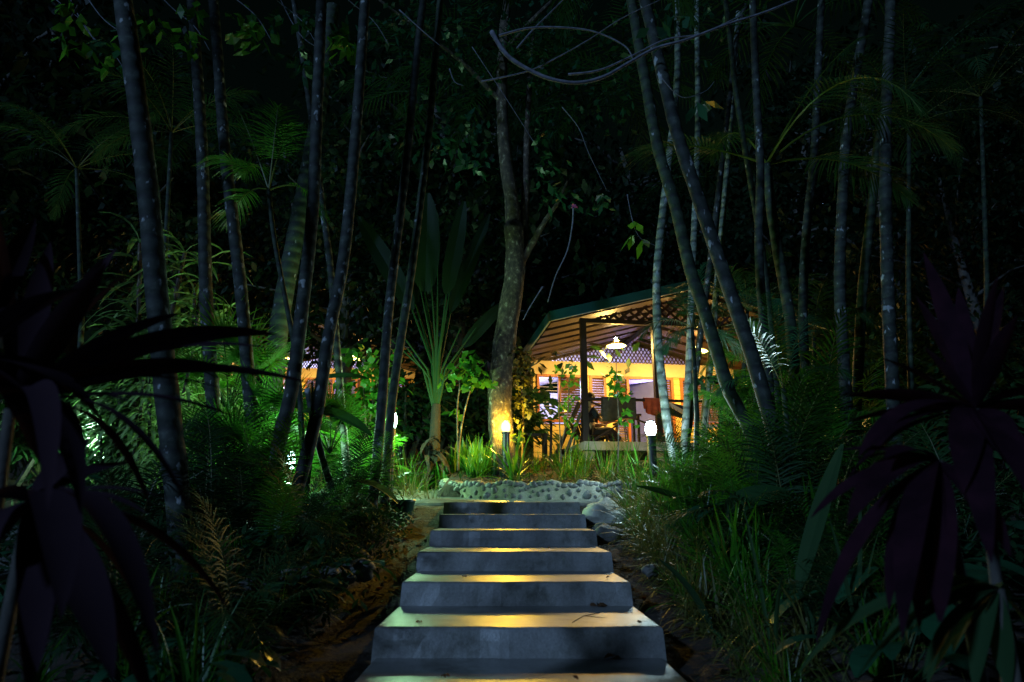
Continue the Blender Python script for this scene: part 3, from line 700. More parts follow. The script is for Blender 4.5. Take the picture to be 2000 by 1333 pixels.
def person(a, b, rz, label, clothmat, reach=.45):
    """seated figure facing +y in its own space, one skinned body with clothes and hair as children"""
    t = thing('person', (0, 0, 0), label, 'person')
    def skinned(name, pts, edges, rads, mat, par, sub=2):
        me = bpy.data.meshes.new(name); me.from_pydata([tuple(p) for p in pts], edges, []); me.materials.append(M[mat]); me.update()
        o = bpy.data.objects.new(name, me); COL.objects.link(o); o.parent = par
        o.modifiers.new('skin', 'SKIN'); sv = me.skin_vertices[0].data
        for i, r in enumerate(rads): sv[i].radius = r if isinstance(r, tuple) else (r, r)
        sv[0].use_root = True
        ss = o.modifiers.new('sub', 'SUBSURF'); ss.levels = sub; ss.render_levels = sub
        return o
    pts = [(0, -.06, .55), (0, -.07, .72), (0, -.05, .95), (0, -.02, 1.06), (0, 0, 1.13), (0, .015, 1.22), (0, .01, 1.31)]
    rad = [(.16, .12), (.14, .11), (.17, .11), (.06, .06), (.055, .06), (.078, .095), (.06, .07)]
    ed = [(0, 1), (1, 2), (2, 3), (3, 4), (4, 5), (5, 6)]
    for sx in (-1, 1):
        n = len(pts)
        elbow = (sx * .27, .10, .74); wr = (sx * .20, .33 + (reach - .3 if sx > 0 else 0), .74 + (.12 if sx > 0 else 0))
        pts += [(sx * .17, -.04, .98), elbow, wr, (wr[0] - sx * .01, wr[1] + .07, wr[2] - .005)]
        rad += [.058, .042, .028, (.038, .018)]; ed += [(2, n), (n, n+1), (n+1, n+2), (n+2, n+3)]
        for f in range(5):
            m = len(pts); ox = (f - 1.8) * .019 * sx
            L_ = (.05, .075, .082, .076, .06)[f]
            if f == 0: q0 = (wr[0] - sx * .04, wr[1] + .05, wr[2]); q1 = (wr[0] - sx * .055, wr[1] + .08, wr[2] - .015)
            else: q0 = (wr[0] + ox, wr[1] + .11, wr[2] - .008); q1 = (wr[0] + ox * 1.1, wr[1] + .11 + L_ * .6, wr[2] - .035)
            pts += [q0, q1]; rad += [.010, .008]; ed += [(n + 3 if f else n + 2, m), (m, m + 1)]
        n = len(pts)
        pts += [(sx * .10, .02, .52), (sx * .12, .38, .60), (sx * .12, .66, .36), (sx * .125, .70, .33), (sx * .135, .80, .40)]
        rad += [.10, .062, .042, .045, .03]; ed += [(0, n), (n, n+1), (n+1, n+2), (n+2, n+3), (n+3, n+4)]
    body = skinned('body', pts, ed, rad, 'skin', t)
    # face
    s = MB(); s.prism([(-.012, .098, 1.215), (.012, .098, 1.215), (.004, .092, 1.25), (-.004, .092, 1.25)], (0, .022, -.006)); s.build('nose', M['skin'], t)
    for sx in (-1, 1):
        s = MB(); s.rock((sx * .032, .092, 1.255), .011, (1, .6, .7), 1, 6); s.build('eye', M['black'], t, smooth=True)
        s = MB(); s.rock((sx * .086, .005, 1.24), .03, (.35, .6, 1), 2, 6); s.build('ear', M['skin'], t, smooth=True)
    s = MB(); s.box((-.022, .085, 1.188), (.022, .10, 1.195)); s.build('mouth', M['cloth_red'], t)
    s = MB(); vs = []; n1, n2 = 9, 16
    for i in range(n1 + 1):
        th = pi * .62 * i / n1
        for k in range(n2):
            a_ = 2 * pi * k / n2; front = max(0, sin(a_)); rr_ = 1 + .05 * sin(7 * a_ + i)
            tt = th * (1 - .42 * front)
            vs.append((.098 * sin(tt) * cos(a_) * rr_, .0 + .115 * sin(tt) * sin(a_) * rr_, 1.25 + .115 * cos(tt) - (.05 * (i / n1) * (1 - front))))
    s.add(vs, [(i*n2+k, (i+1)*n2+k, (i+1)*n2+(k+1)%n2, i*n2+(k+1)%n2) for i in range(n1) for k in range(n2)]); s.build('hair', M['hair'], t, smooth=True)
    # shirt and trousers follow the body, a little thicker
    sp = [(0, -.06, .52), (0, -.07, .72), (0, -.05, .95), (0, -.03, 1.045)]; sr = [(.175, .135), (.155, .125), (.185, .125), (.07, .07)]; se = [(0, 1), (1, 2), (2, 3)]
    for sx in (-1, 1):
        n = len(sp); sp += [(sx * .17, -.04, .98), (sx * .25, .07, .78)]; sr += [.072, .056]; se += [(2, n), (n, n+1)]
    skinned('shirt', sp, se, sr, clothmat, t)
    sp = [(0, -.06, .53)]; sr = [(.175, .14)]; se = []
    for sx in (-1, 1):
        n = len(sp); sp += [(sx * .10, .02, .52), (sx * .12, .38, .60), (sx * .12, .62, .395)]; sr += [.115, .077, .058]; se += [(0, n), (n, n+1), (n+1, n+2)]
    skinned('trousers', sp, se, sr, 'cloth_dark', t)
    t.location = H(a, b, FL - .27); t.rotation_euler.z = HR + rz
    return t
person(.98, 1.25, R(-75), 'person in dark clothes seated beside the porch post, one hand reaching out', 'cloth_dark', .55)
person(1.20, 2.15, R(-95), 'person in blue grey shirt seated at the porch table behind the rail', 'cloth_blue', .4)

# the second bungalow, farther off between the trunks
def copy_tree(o, par=None):
    c = o.copy(); COL.objects.link(c)
    if par is not None: c.parent = par
    for ch in list(o.children): copy_tree(ch, c)
    return c
h2 = copy_tree(house); h2.location = (-8.9, 19.2, 1.25); h2.rotation_euler.z = R(2)
h2['label'] = 'distant cream bungalow glimpsed between palm trunks, its lattice and railing glowing orange'
def H2(a, b, z): return V(h2.location) + Matrix.Rotation(R(2), 3, 'Z') @ V((a, b, z))
s_ = pendant(H2(1.88, 2.26, HZ + 3.6), 'small glowing pendant lamp on the distant porch between the trunks', 120, .15)
s_ = pendant(H2(3.85, 2.39, HZ + 3.6), 'pendant lamp on the distant porch hidden behind the leaning dark trunk', 70, .15)

# ------------------------------------------------------------------ bollard lamps
def bollard(px, py, Y, label, power, col, glow, r=.042, h=.15, post_r=.045, soft=.04, tilt=0):
    p = P(px, py, Y); gz = G(p.x, p.y)
    t = thing('bollard_lamp', (p.x, p.y, gz), label, 'lamp')
    top = p.z - h / 2
    s = MB(); s.lathe([(post_r * 1.15, -.1), (post_r * 1.15, .06), (post_r, .07), (post_r, top - gz - .03), (post_r * 1.25, top - gz - .025), (post_r * 1.25, top - gz), (.001, top - gz)], 20, (p.x, p.y, gz)); s.build('post', M['black'], t)
    s = MB(); s.lathe([(r * .5, .001), (r * .8, h * .1), (r * .97, h * .3), (r, h * .5), (r * .92, h * .75), (r * .7, h * .92), (r * .4, h)], 20, (p.x, p.y, top)); s.build('lens', M[glow], t, smooth=True)
    s = MB(); s.lathe([(r * .5, h), (r * .8, h + .004), (r * .6, h + .02), (.001, h + .03)], 20, (p.x, p.y, top)); s.build('cap', M['black'], t)
    lamp('bollard_light', (p.x, p.y, top + h * .5), power, col, soft, t)
    return t
bollard(1271, 838, 8.45, 'dark bollard lamp glowing brilliant white in front of the porch', 40, (.62, .92, 1.0), 'glow_white', .068, .165, .055)
bollard(988, 834, 9.93, 'bollard lamp glowing yellow against the foot of the forked tree trunk', 78, (1.0, .60, .045), 'glow_yellow', .066, .15, .055)
bollard(769, 822, 9.3, 'slim bollard lamp glowing greenish white beside the two leaning palms', 80, (.46, 1.0, .5), 'glow_cool', .045, .2, .03)
bollard(568, 900, 8.3, 'slim bollard lamp glowing greenish white deep in the ground palms', 95, (.46, 1.0, .58), 'glow_cool', .05, .22, .035)
bollard(200, 905, 8.9, 'bollard lamp hidden in the leaves, lighting a green patch beyond the gravel', 75, (.52, 1.0, .60), 'glow_cool', .045, .2, .03)

# green pot beside the path
p = P(786, 990, 7.75); t = thing('plant_pot', (p.x, p.y, p.z - .16), 'dark green rounded pot sunk beside the end of the path', 'pot')
s = MB(); s.lathe([(.08, 0), (.115, .1), (.135, .2), (.145, .21), (.145, .235), (.125, .235), (.115, .19), (.001, .18)], 22, (p.x, p.y, p.z - .16)); s.build('pot_body', M['pot'], t, smooth=True)

# ================================================================== vegetation
def rv(a, b): return rnd.uniform(a, b)
def dirv(az, el): return V((cos(el) * cos(az), cos(el) * sin(az), sin(el)))
def frond(mb, base, d, L, droop, ll, lw, n=26, stalk=.25, st=None, rad=.012, segs=9, ldroop=.8, vee=.5, lseg=3):
    """a feather palm leaf: an arching rachis with two ranks of narrow leaflets"""
    p = V(base); d = V(d).normalized(); pts = [p.copy()]; ds = [d.copy()]; step = L / segs
    for i in range(segs):
        d = (d + V((0, 0, -droop / segs * (0.4 + 1.3 * i / segs)))).normalized(); p = p + d * step; pts.append(p.copy()); ds.append(d.copy())
    (st or mb).tube(pts, [rad * (1 - .85 * i / segs) for i in range(segs + 1)], 5, False)
    for k in range(n):
        t = stalk + (1 - stalk) * (k + .5) / n; q = t * segs; i = min(int(q), segs - 1); f = q - i
        c = pts[i].lerp(pts[i+1], f); dd = ds[i].lerp(ds[i+1], f).normalized()
        sd = dd.cross(V((0, 0, 1)))
        if sd.length < .05: sd = V((1, 0, 0))
        sd.normalize(); up = sd.cross(dd)
        u = (t - stalk) / (1 - stalk); l_ = ll * (sin(pi * min(1, .18 + u * .80)) ** .7) * rnd.uniform(.85, 1.1)
        for sg in (-1, 1):
            ld = (sd * sg * (1 - .45 * u) + dd * (.45 + .8 * u) + up * (vee - .45 * u) * .6 + V((rv(-.08, .08), rv(-.08, .08), rv(-.1, .1)))).normalized()
            mb.blade(c, ld, l_, lw, ldroop * rnd.uniform(.7, 1.3), lseg, 'grass', side=dd.cross(ld).cross(ld) * sg + V((0, 0, .01)))
def tuft(n, L, W, spread, droop, mb=None, c=(0, 0, 0), segs=4, r=.05, prof='grass', fold=0.0):
    mb = mb or MB()
    for k in range(n):
        az = rv(0, 2 * pi); el = pi / 2 - abs(rnd.gauss(0, spread)) - .03
        mb.blade((c[0] + r * rv(-1, 1), c[1] + r * rv(-1, 1), c[2] - .03), dirv(az, max(.15, el)), L * rv(.5, 1.1), W * rv(.7, 1.2), droop * rv(.5, 1.5), segs, prof, twist=rv(-.6, .6), fold=fold)
    return mb
PROTO = {}
def proto(key, name, cat, parts):
    t = thing(name, (0, 0, 0), 'x', cat); 
    for pn, mb, mat in parts: mb.build(pn, M[mat], t)
    PROTO[key] = [t, False]; return t
def place(key, loc, rz=None, sc=1.0, label=None, group=None, tilt=(0, 0)):
    t, used = PROTO[key]
    rz = rv(0, 2 * pi) if rz is None else rz
    if not used:
        PROTO[key][1] = True; t.location = loc; t.rotation_euler = (tilt[0], tilt[1], rz); t.scale = (sc, sc, sc) if not hasattr(sc, '__len__') else sc
        t['label'] = label
        if group: t['group'] = group
        return t
    t = dup(t, loc, rz, sc, label, None, tilt)
    if group: t['group'] = group
    elif 'group' in t.keys(): del t['group']
    return t

# ---------------- palm trunks: surveyed centre lines (photo columns/rows at a depth), width in photo pixels
def crown_mesh(n, L, seed, mb=None, at=(0, 0, 0)):
    mb = mb or MB()
    for k in range(n):
        frond(mb, at, dirv(2 * pi * k / n + rv(-.2, .2), rv(.35, 1.1)), L * rv(.85, 1.1), rv(1.3, 2.0), .55, .04, 22, .2, rad=.02, lseg=2)
    return mb
CROWN = [None]
def palm(pts, Y, wpx, label, mat='palm', lean_top=None, crown=True, Y1=None, group=None, foot=None, name='palm_tree', taper=.8, top=True):
    Y1 = Y1 or Y
    n = len(pts); world = [P(px, py, lerp(Y, Y1, i / max(1, n - 1))) for i, (px, py) in enumerate(pts)]   # listed from the top down
    r0 = wpx * .93 / 2 / F * Y
    if top:
        d = (world[0] - world[1]).normalized(); d.z = max(d.z, .7); ext = max(1.0, 9.5 - world[0].z) / d.z
        a = world[0]; world = [a + d * ext + V((rv(-.2, .2), rv(-.2, .2), 0)), a + d * ext * .5] + world
    lo = world[-1]; d = (world[-1] - world[-2]).normalized(); gz = G(lo.x, lo.y)
    if lo.z > gz - .1:
        k = (lo.z - gz + .15) / max(.3, -d.z); world.append(lo + d * k)
    world = world[::-1]
    cm = []                                                   # smooth the centre line
    q = [world[0]] + world + [world[-1]]
    for i in range(1, len(q) - 2):
        seg = max(2, int((q[i+1] - q[i]).length / .16))
        for k in range(seg):
            t = k / seg; a, b, c, e = q[i-1], q[i], q[i+1], q[i+2]
            cm.append(.5 * ((2*b) + (c - a) * t + (2*a - 5*b + 4*c - e) * t*t + (3*b - a - 3*c + e) * t**3))
    cm.append(world[-1]); m = len(cm); base = cm[0].copy(); base.z = gz
    rad = []
    for i in range(m):
        t = i / m; rad.append(r0 * lerp(1.08, taper, t) * (1 + .02 * sin(i * 2.4) + (.05 if i % 3 == 0 else 0)) * (1.35 if i == 0 else 1.15 if i == 1 else 1.04 if i == 2 else 1))
    t = thing(name, tuple(base), label, 'palm tree', group)
    s = MB(); s.tube(cm, rad, 12); s.build('trunk', M[mat], t, smooth=True)
    if crown:
        if CROWN[0] is None:
            CROWN[0] = [crown_mesh(10, 2.5, 1).build('crown', M['leaf_dark'], t), crown_mesh(9, 2.2, 2).build('crown', M['leaf_dark'], t)]
            o = CROWN[0][0]; CROWN[0][1].hide_render = True; bpy.data.objects.remove(CROWN[0][1]) if False else None
            CROWN[0][1].parent = None; CROWN[0][1].hide_render = False; CROWN[0].append(0)
            CROWN[0][1].name = 'spare'; 
        else:
            CROWN[0][2] += 1
            if CROWN[0][2] == 1: o = CROWN[0][1]; o.name = 'crown'
            else: o = CROWN[0][CROWN[0][2] % 2].copy(); COL.objects.link(o)
            o.parent = t
        o.location = cm[-1] - V(t['_o']); o.rotation_euler.z = rv(0, 6)
    return t, cm
palm([(240, 0), (262, 150), (290, 380), (305, 560), (325, 760), (345, 950), (368, 1180)], 5.0, 47, 'thick ringed palm trunk spotted with pale lichen, leaning, in front of the striped dracaena')
palm([(380, 60), (395, 300), (402, 560), (410, 700), (425, 880)], 7.6, 28, 'straight grey palm trunk just behind the thick lichen spotted one')
palm([(424, 90), (440, 300), (470, 560), (487, 760), (500, 900)], 7.4, 27, 'grey palm trunk with a gentle bow, between the straight one and the green young palm')
palm([(628, 0), (620, 200), (610, 420), (588, 620), (570, 760), (552, 835), (538, 910), (526, 1000)], 6.4, 28, 'dark palm trunk with a blue lit edge, crossing in front of the slim greenish lamp')
palm([(713, 0), (695, 260), (672, 500), (643, 650), (622, 790), (598, 895), (550, 1060)], 6.1, 26, 'strongly curved dark palm trunk sweeping across toward the foot of the ground palms')
palm([(815, 100), (790, 350), (760, 600), (745, 800), (728, 980)], 7.4, 20, 'slender palm trunk leaning outward, first of the close pair beside the slim lamp')
palm([(850, 110), (835, 280), (805, 520), (785, 650), (765, 790), (752, 960)], 7.7, 18, 'thinnest smooth palm trunk of the close pair, just before the slim lamp', 'palm_green')
palm([(585, 420), (548, 620), (528, 800), (520, 900)], 9.8, 40, 'stout closely ringed palm trunk standing behind the bowed ones before the distant porch', 'palm_green', Y1=9.6)
palm([(632, 420), (645, 520), (655, 640), (668, 800)], 8.8, 15, 'short thin pale trunk crossing behind the strongly curved palm', 'palm')
palm([(600, 760), (618, 850), (640, 930), (660, 985)], 6.8, 15, 'thin slanting stem leaning away from the lamp among the ground palms', 'palm', top=False, crown=False, name='palm_tree')
# right hand grove
palm([(1255, 130), (1285, 290), (1318, 400), (1349, 531), (1370, 590), (1398, 680), (1426, 770), (1460, 830), (1495, 930)], 7.0, 27, 'greenish palm trunk leaning over the porch roof, behind the bigger leaning trunk', 'palm_green')
palm([(1285, 110), (1322, 260), (1375, 420), (1422, 560), (1470, 700), (1515, 860), (1545, 980)], 5.9, 30, 'big leaning palm trunk with pale blue lichen, crossing the end of the porch roof')
palm([(1425, 70), (1440, 200), (1465, 350), (1490, 500), (1505, 640), (1520, 800)], 8.0, 14, 'thin greenish palm stem arching behind the grove beside the bungalow', 'palm_green')
palm([(1472, 60), (1478, 200), (1485, 330), (1482, 480), (1490, 620), (1505, 800), (1512, 930)], 7.2, 19, 'upright palm trunk with a bright greenish band, beside the fork of palm stalks', 'palm')
palm([(1600, 90), (1590, 300), (1575, 450), (1568, 600), (1575, 780)], 8.6, 19, 'upright dim palm trunk with one faint lit edge, beside the thin arching stem', 'palm')
palm([(1690, 40), (1655, 250), (1645, 400), (1640, 560), (1650, 740)], 8.2, 24, 'dim upright palm trunk, first of the far row beyond the grove', 'palm')
palm([(1722, 200), (1705, 380), (1685, 560), (1676, 720)], 8.8, 21, 'dim greenish palm trunk tilting, middle of the far row', 'palm_green')
palm([(1738, 50), (1730, 250), (1730, 420), (1735, 600), (1742, 740)], 8.0, 27, 'dim palm trunk with a blue grey patch low down, last of the far row', 'palm')
palm([(1432, 130), (1412, 300), (1392, 470), (1370, 640)], 9.6, 14, 'faint thin palm stem behind the leaning palms above the roof', 'palm')
palm([(1302, 350), (1284, 520), (1284, 640), (1290, 718), (1304, 833), (1320, 912)], 9.3, 18, 'slim trunk lit white from its foot, closest to the bright bollard lamp', 'palm_lamplit', crown=False)
palm([(1352, 540), (1346, 700), (1341, 800), (1332, 916)], 9.5, 15, 'slim speckled trunk, coloured pale for lamp light, second from the bright bollard lamp', 'palm_lamplit', crown=False)
palm([(1400, 560), (1388, 700), (1377, 800), (1368, 890)], 9.9, 14, 'slim trunk, coloured pale for lamp light, standing third from the bright bollard lamp', 'palm_lamplit', crown=False)
# young palm with its green crown shaft and thin stalks
t, cm = palm([(525, 372), (532, 440), (545, 520), (572, 660), (585, 760), (590, 860)], 7.0, 12, 'young green palm with thin yellowish leaf stalks fanning out, among the trunks', 'palm_green', crown=False, top=False)
s = MB(); s2 = MB(); top = cm[-1]
for (qx, qy, dy, L_, dr_) in [(455, 150, .1, 1.25, .25), (545, 190, -.1, 1.0, .05), (460, 300, -.3, .75, .9), (565, 200, .3, 1.2, .8), (470, 345, .4, 1.0, 1.6), (610, 330, -.2, .9, 1.8), (500, 260, .5, 1.3, 1.2)]:
    tgt = P(qx, qy, 7.0 + dy); frond(s, top, tgt - top, L_, dr_ * 1.2, .38, .022, 24, .38, st=s2, rad=.010)
s.build('crown', M['leaf'], t); s2.build('leaf_stalk', M['leaf_yellow'], t)
# the palm in the grove whose crown sits in view
t, cm = palm([(1497, 322), (1505, 400), (1520, 500), (1542, 620), (1552, 760), (1560, 930)], 7.6, 25, 'palm with arching yellow green leaf stalks springing from its crown amid the grove', 'palm_green', crown=False, top=False)
s = MB(); s2 = MB(); top = cm[-1]
for (qx, qy, dy, L_, dr_, stk) in [(1600, 215, 0, 2.7, 1.9, .42), (1600, 120, .2, 2.6, .5, .45), (1400, 285, -.1, 1.9, .8, .32), (1650, 280, .4, 2.4, 1.1, .3), (1560, 200, -.6, 2.6, 2.4, .3), (1430, 200, .8, 2.2, 1.6, .3)]:
    tgt = P(qx, qy, 7.6 + dy); frond(s, top, tgt - top, L_, dr_, .62, .030, 34, stk, st=s2, rad=.016, segs=12)
s.build('crown', M['leaf_dark'], t); s2.build('leaf_stalk', M['leaf_yellow'], t)

# ---------------- broadleaf trees
def leafcluster(mb, c, r, n, L, W, prof='oval', dn=.35, segs=2):
    for k in range(n):
        o = V((rnd.gauss(0, .45), rnd.gauss(0, .45), rnd.gauss(0, .38))) * r
        az = rv(0, 2 * pi); mb.blade(V(c) + o, dirv(az, rv(-.9, .4) - dn * .3), L * rv(.6, 1.2), W * rv(.7, 1.2), rv(.1, .8), segs, prof, twist=rv(-1, 1))
tre = thing('forked_tree', tuple(P(985, 905, 10.3)), 'tall mottled tree trunk forking above the yellow lamp, tree crown in the dark', 'tree')
s = MB()
def trk(pts, Y, w0, w1, s=s, seg=14):
    pw = [P(a, b, y) for (a, b), y in zip(pts, Y if hasattr(Y, '__len__') else [Y] * len(pts))]; q = [pw[0]] + pw + [pw[-1]]; cm = []
    for i in range(1, len(q) - 2):
        for k in range(5):
            t = k / 5; a, b, c, e = q[i-1], q[i], q[i+1], q[i+2]
            cm.append(.5 * ((2*b) + (c - a) * t + (2*a - 5*b + 4*c - e) * t*t + (3*b - a - 3*c + e) * t**3))
    cm.append(pw[-1]); n = len(cm)
    s.tube(cm, [lerp(w0, w1, i / (n-1)) / 2 / F * cm[i].y * (1 + .04 * sin(i * 1.9)) for i in range(n)], seg); return cm
trk([(985, 960), (982, 880), (976, 770), (988, 650), (1006, 530), (1003, 440)], 10.3, 52, 40)
trk([(1004, 500), (1000, 400), (986, 300), (980, 150), (990, 0), (1010, -160)], 10.3, 34, 18)
s.build('trunk', M['bark'], tre, smooth=True)
s = MB(); trk([(1010, 530), (1022, 470), (1026, 380), (1030, 250), (1040, 60)], [10.3, 10.4, 10.5, 10.6, 10.8], 24, 10, s); trk([(1012, 525), (1040, 475), (1066, 430), (1090, 395), (1110, 350)], [10.3, 10.25, 10.2, 10.1, 10.1], 17, 4, s)
trk([(980, 200), (900, 120), (820, 60), (740, 0)], [10.3, 10, 9.6, 9.2], 12, 5, s); trk([(985, 100), (1060, 20), (1150, -60)], 10.3, 14, 6, s)
s.build('limb', M['bark'], tre, smooth=True)
s = MB()
for (px, py, Y, r, n) in [(760, 275, 8.6, .28, 22), (830, 270, 8.8, .3, 26), (900, 240, 9, .45, 40), (930, 310, 9.2, .4, 40), (870, 300, 9, .3, 26), (1060, 260, 9.4, .35, 30), (1070, 330, 9.5, .32, 30), (1085, 385, 9.6, .32, 28), (1130, 395, 9.6, .2, 12), (1170, 400, 9.2, .15, 8), (980, 60, 9.5, 1.0, 110), (1100, 20, 9.5, 1.0, 100), (860, 40, 9.2, 1.0, 110), (760, 60, 9, .8, 80), (1200, 120, 9.6, .8, 60), (1050, 140, 10.4, .9, 80), (900, 150, 10.5, .9, 80), (1150, 230, 11, .9, 70), (1280, 40, 9.6, .9, 80), (1380, 30, 9.8, .9, 80)]:
    leafcluster(s, P(px, py, Y), r, n, .17, .10, 'heart', .6)
s.build('crown', M['leaf_teal'], tre)
def hang_twig(pts, Y, label, mat='twig', leaves=(), lm='leaf_teal', w=4, nm='hanging_vine', ll=.15, prof='heart'):
    base = P(pts[0][0], pts[0][1], Y if not hasattr(Y, '__len__') else Y[0])
    t = thing(nm, tuple(base), label, 'vine'); s = MB()
    trk(pts, Y, w, w * .45, s, 6); s.build('stem', M[mat], t, smooth=True)
    if leaves:
        s = MB(); YY = Y if not hasattr(Y, '__len__') else Y[0]
        for (px, py, r, n) in leaves: leafcluster(s, P(px, py, YY), r, n, ll, ll * .62, prof, .8)
        s.build('leaves', M[lm], t)
    return t
hang_twig([(960, 62), (990, 108), (1035, 138), (1080, 156), (1130, 162), (1180, 150), (1230, 122), (1280, 95), (1340, 78), (1420, 48), (1500, 22), (1600, -20)], 4.6, 'thick bare grey vine sagging in a deep arc across the dark canopy', w=11, nm='bare_vine')
hang_twig([(975, 70), (1030, 56), (1090, 54), (1150, 60), (1195, 76), (1225, 95), (1236, 116)], 4.6, 'thin bare vine bowed upward, meeting the thick sagging vine', w=6, nm='bare_vine')
hang_twig([(1110, 146), (1170, 138), (1230, 112), (1300, 78), (1370, 66), (1450, 30)], 4.75, 'second bare vine running close behind the thick sagging one', w=6, nm='bare_vine')
hang_twig([(940, 160), (1030, 140), (1090, 112), (1150, 78), (1215, 36), (1290, 0)], 5.2, 'slender yellowish twig rising behind the sagging vine', w=4, nm='bare_vine')
hang_twig([(1010, 95), (1040, 60), (1070, 30), (1110, -10)], 5.0, 'short straight bare twig crossing the bowed vine', w=5, nm='bare_vine')
hang_twig([(878, 135), (888, 160), (905, 168)], 5.0, 'tiny hooked twig at the edge of the dark canopy', w=3, nm='bare_vine')
hang_twig([(780, 20), (830, 65), (860, 90)], 5.6, 'short pale twig slanting down through the dark canopy', w=3, nm='bare_vine')
hang_twig([(922, 92), (990, 195), (1050, 290)], 6.5, 'very thin straight liana slanting past the forked trunk', w=1.8, nm='bare_vine')
hang_twig([(1098, 210), (1130, 250), (1150, 300), (1185, 372)], 6.5, 'very thin liana with one small leaf at its end', w=1.8, leaves=[(1180, 378, .06, 5)], nm='bare_vine', ll=.12)
hang_twig([(1120, 405), (1118, 440), (1108, 490), (1085, 540), (1070, 590)], 8.4, 'thin bare stem rising over the roof corner to a purple flower', w=4, nm='flowering_vine')
s = MB(); c = P(1122, 404, 8.38)
for k in range(9): s.blade(c, dirv(k * .7, rv(-.4, .7)), .055, .04, .3, 2, 'oval')
tag(s.build('flower', M['petal'], None, loc=tuple(c)), 'single purple flower against the dark, at the tip of the thin bare stem', 'flower')
s.__init__()
hang_twig([(1060, 560), (1035, 600), (1022, 625)], 8.6, 'short bare pale twig in front of the green roof corner', w=3, nm='bare_vine')
hang_twig([(1225, 380), (1235, 430), (1250, 465), (1280, 480)], 6.2, 'thin twig holding two green leaves and an orange one before the grove', leaves=[(1235, 460, .03, 3), (1258, 468, .03, 3), (1240, 432, .02, 2)], lm='leaf', w=2, ll=.17)
hang_twig([(1290, 150), (1330, 190), (1375, 180), (1395, 160)], 5.6, 'leafy twig with two hanging teal leaves beside the leaning palms', leaves=[(1355, 205, .04, 3), (1380, 200, .04, 3), (1320, 30, .1, 5), (1280, 60, .12, 5)], w=2, ll=.2)
for i, (px, py, Y, nlv) in enumerate([(215, 60, 6, 9), (190, 90, 6, 7), (470, 20, 6.5, 14), (560, 30, 6.5, 12), (700, 30, 6.6, 12), (350, 40, 6.5, 14), (600, 90, 7.0, 8), (130, 30, 6, 9)]):
    hang_twig([(px - 80, -60, ), (px - 20, py - 30), (px + 30, py + 12), (px + 60, py + 60)], Y, 'dim leafy twig drooping from the canopy above the palm trunks', leaves=[(px + rv(-60, 70), py + rv(-20, 60), .16, nlv) for _ in range(3)], lm=('leaf_teal', 'leaf', 'leaf_yellow')[i % 3] if i % 3 < 2 else 'leaf', w=3, ll=.17)['group'] = 'leafy twigs drooping from the canopy'

def bigtree(seed, H_, cr, mat='leaf_dark', nl=2600, lf=.26):
    t = thing('forest_tree', (0, 0, 0), 'x', 'tree')
    s = MB(); x = [V((0, 0, -.4)), V((rv(-.2, .2), rv(-.2, .2), H_ * .3)), V((rv(-.5, .5), rv(-.5, .5), H_ * .6)), V((rv(-.6, .6), rv(-.6, .6), H_ * .9))]
    s.tube(x, [.26, .19, .13, .05], 9)
    cl = []
    for k in range(13):
        a = rv(0, 6.28); z0 = rv(.28, .85) * H_; base = x[1].lerp(x[3], (z0 / H_ - .3) / .6); r_ = cr * rv(.4, 1) * (1.1 - .5 * z0 / H_)
        e = base + V((cos(a) * r_, sin(a) * r_, rv(.2, 1.6))); s.tube([base, base.lerp(e, .5) + V((0, 0, .25)), e], [.07, .04, .015], 6); cl += [e, base.lerp(e, .6)]
    s.build('trunk', M['bark_dark'], t, smooth=True)
    s = MB()
    for c in cl:
        sub = [c + V((rnd.gauss(0, 1), rnd.gauss(0, 1), rnd.gauss(0, .7))) * cr * .26 for _ in range(5)]
        for q in sub: leafcluster(s, q, cr * .17, nl // (len(cl) * 5), lf, lf * .5, 'lance', .4)
    s.build('crown', M[mat], t); return t
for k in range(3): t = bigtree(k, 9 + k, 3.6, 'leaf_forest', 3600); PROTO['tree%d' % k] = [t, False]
FG = 'forest trees closing off the clearing'
n = 0
for i in range(34):
    ang = lerp(-46, 46, i / 33) + rv(-2, 2); dist = (17, 23, 30)[i % 3] + rv(-2, 2)
    x, y = sin(R(ang)) * dist, cos(R(ang)) * dist
    if -11 < x < -2 and 16 < y < 30: y = 31
    if 0 < x < 8 and 10 < y < 24: y = 25 + rv(0, 2)
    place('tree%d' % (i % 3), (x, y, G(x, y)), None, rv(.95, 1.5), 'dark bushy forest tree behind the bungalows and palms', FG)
for i, (x, y, sc) in enumerate([(-6.5, 12.5, .55), (-3.6, 14.5, .8), (-.5, 19, .8), (9.5, 13, .8), (11.5, 10, .8), (7.5, 10.5, .5), (-9.5, 11, .8), (-12, 8, .9), (13, 7, .9)]):
    place('tree%d' % (i % 3), (x, y, G(x, y)), None, sc, 'dim small tree filling the dark gaps between the palm trunks', 'small dim trees between the trunks')
# trees behind the tripod: their tall crowns keep the moon off the forest
for i, (x, y) in []:
    place('tree%d' % (i % 3), (x, y, G(x, y) + 4.0), None, 1.6, 'tall forest tree standing downhill behind the stairs', 'tall trees downhill')

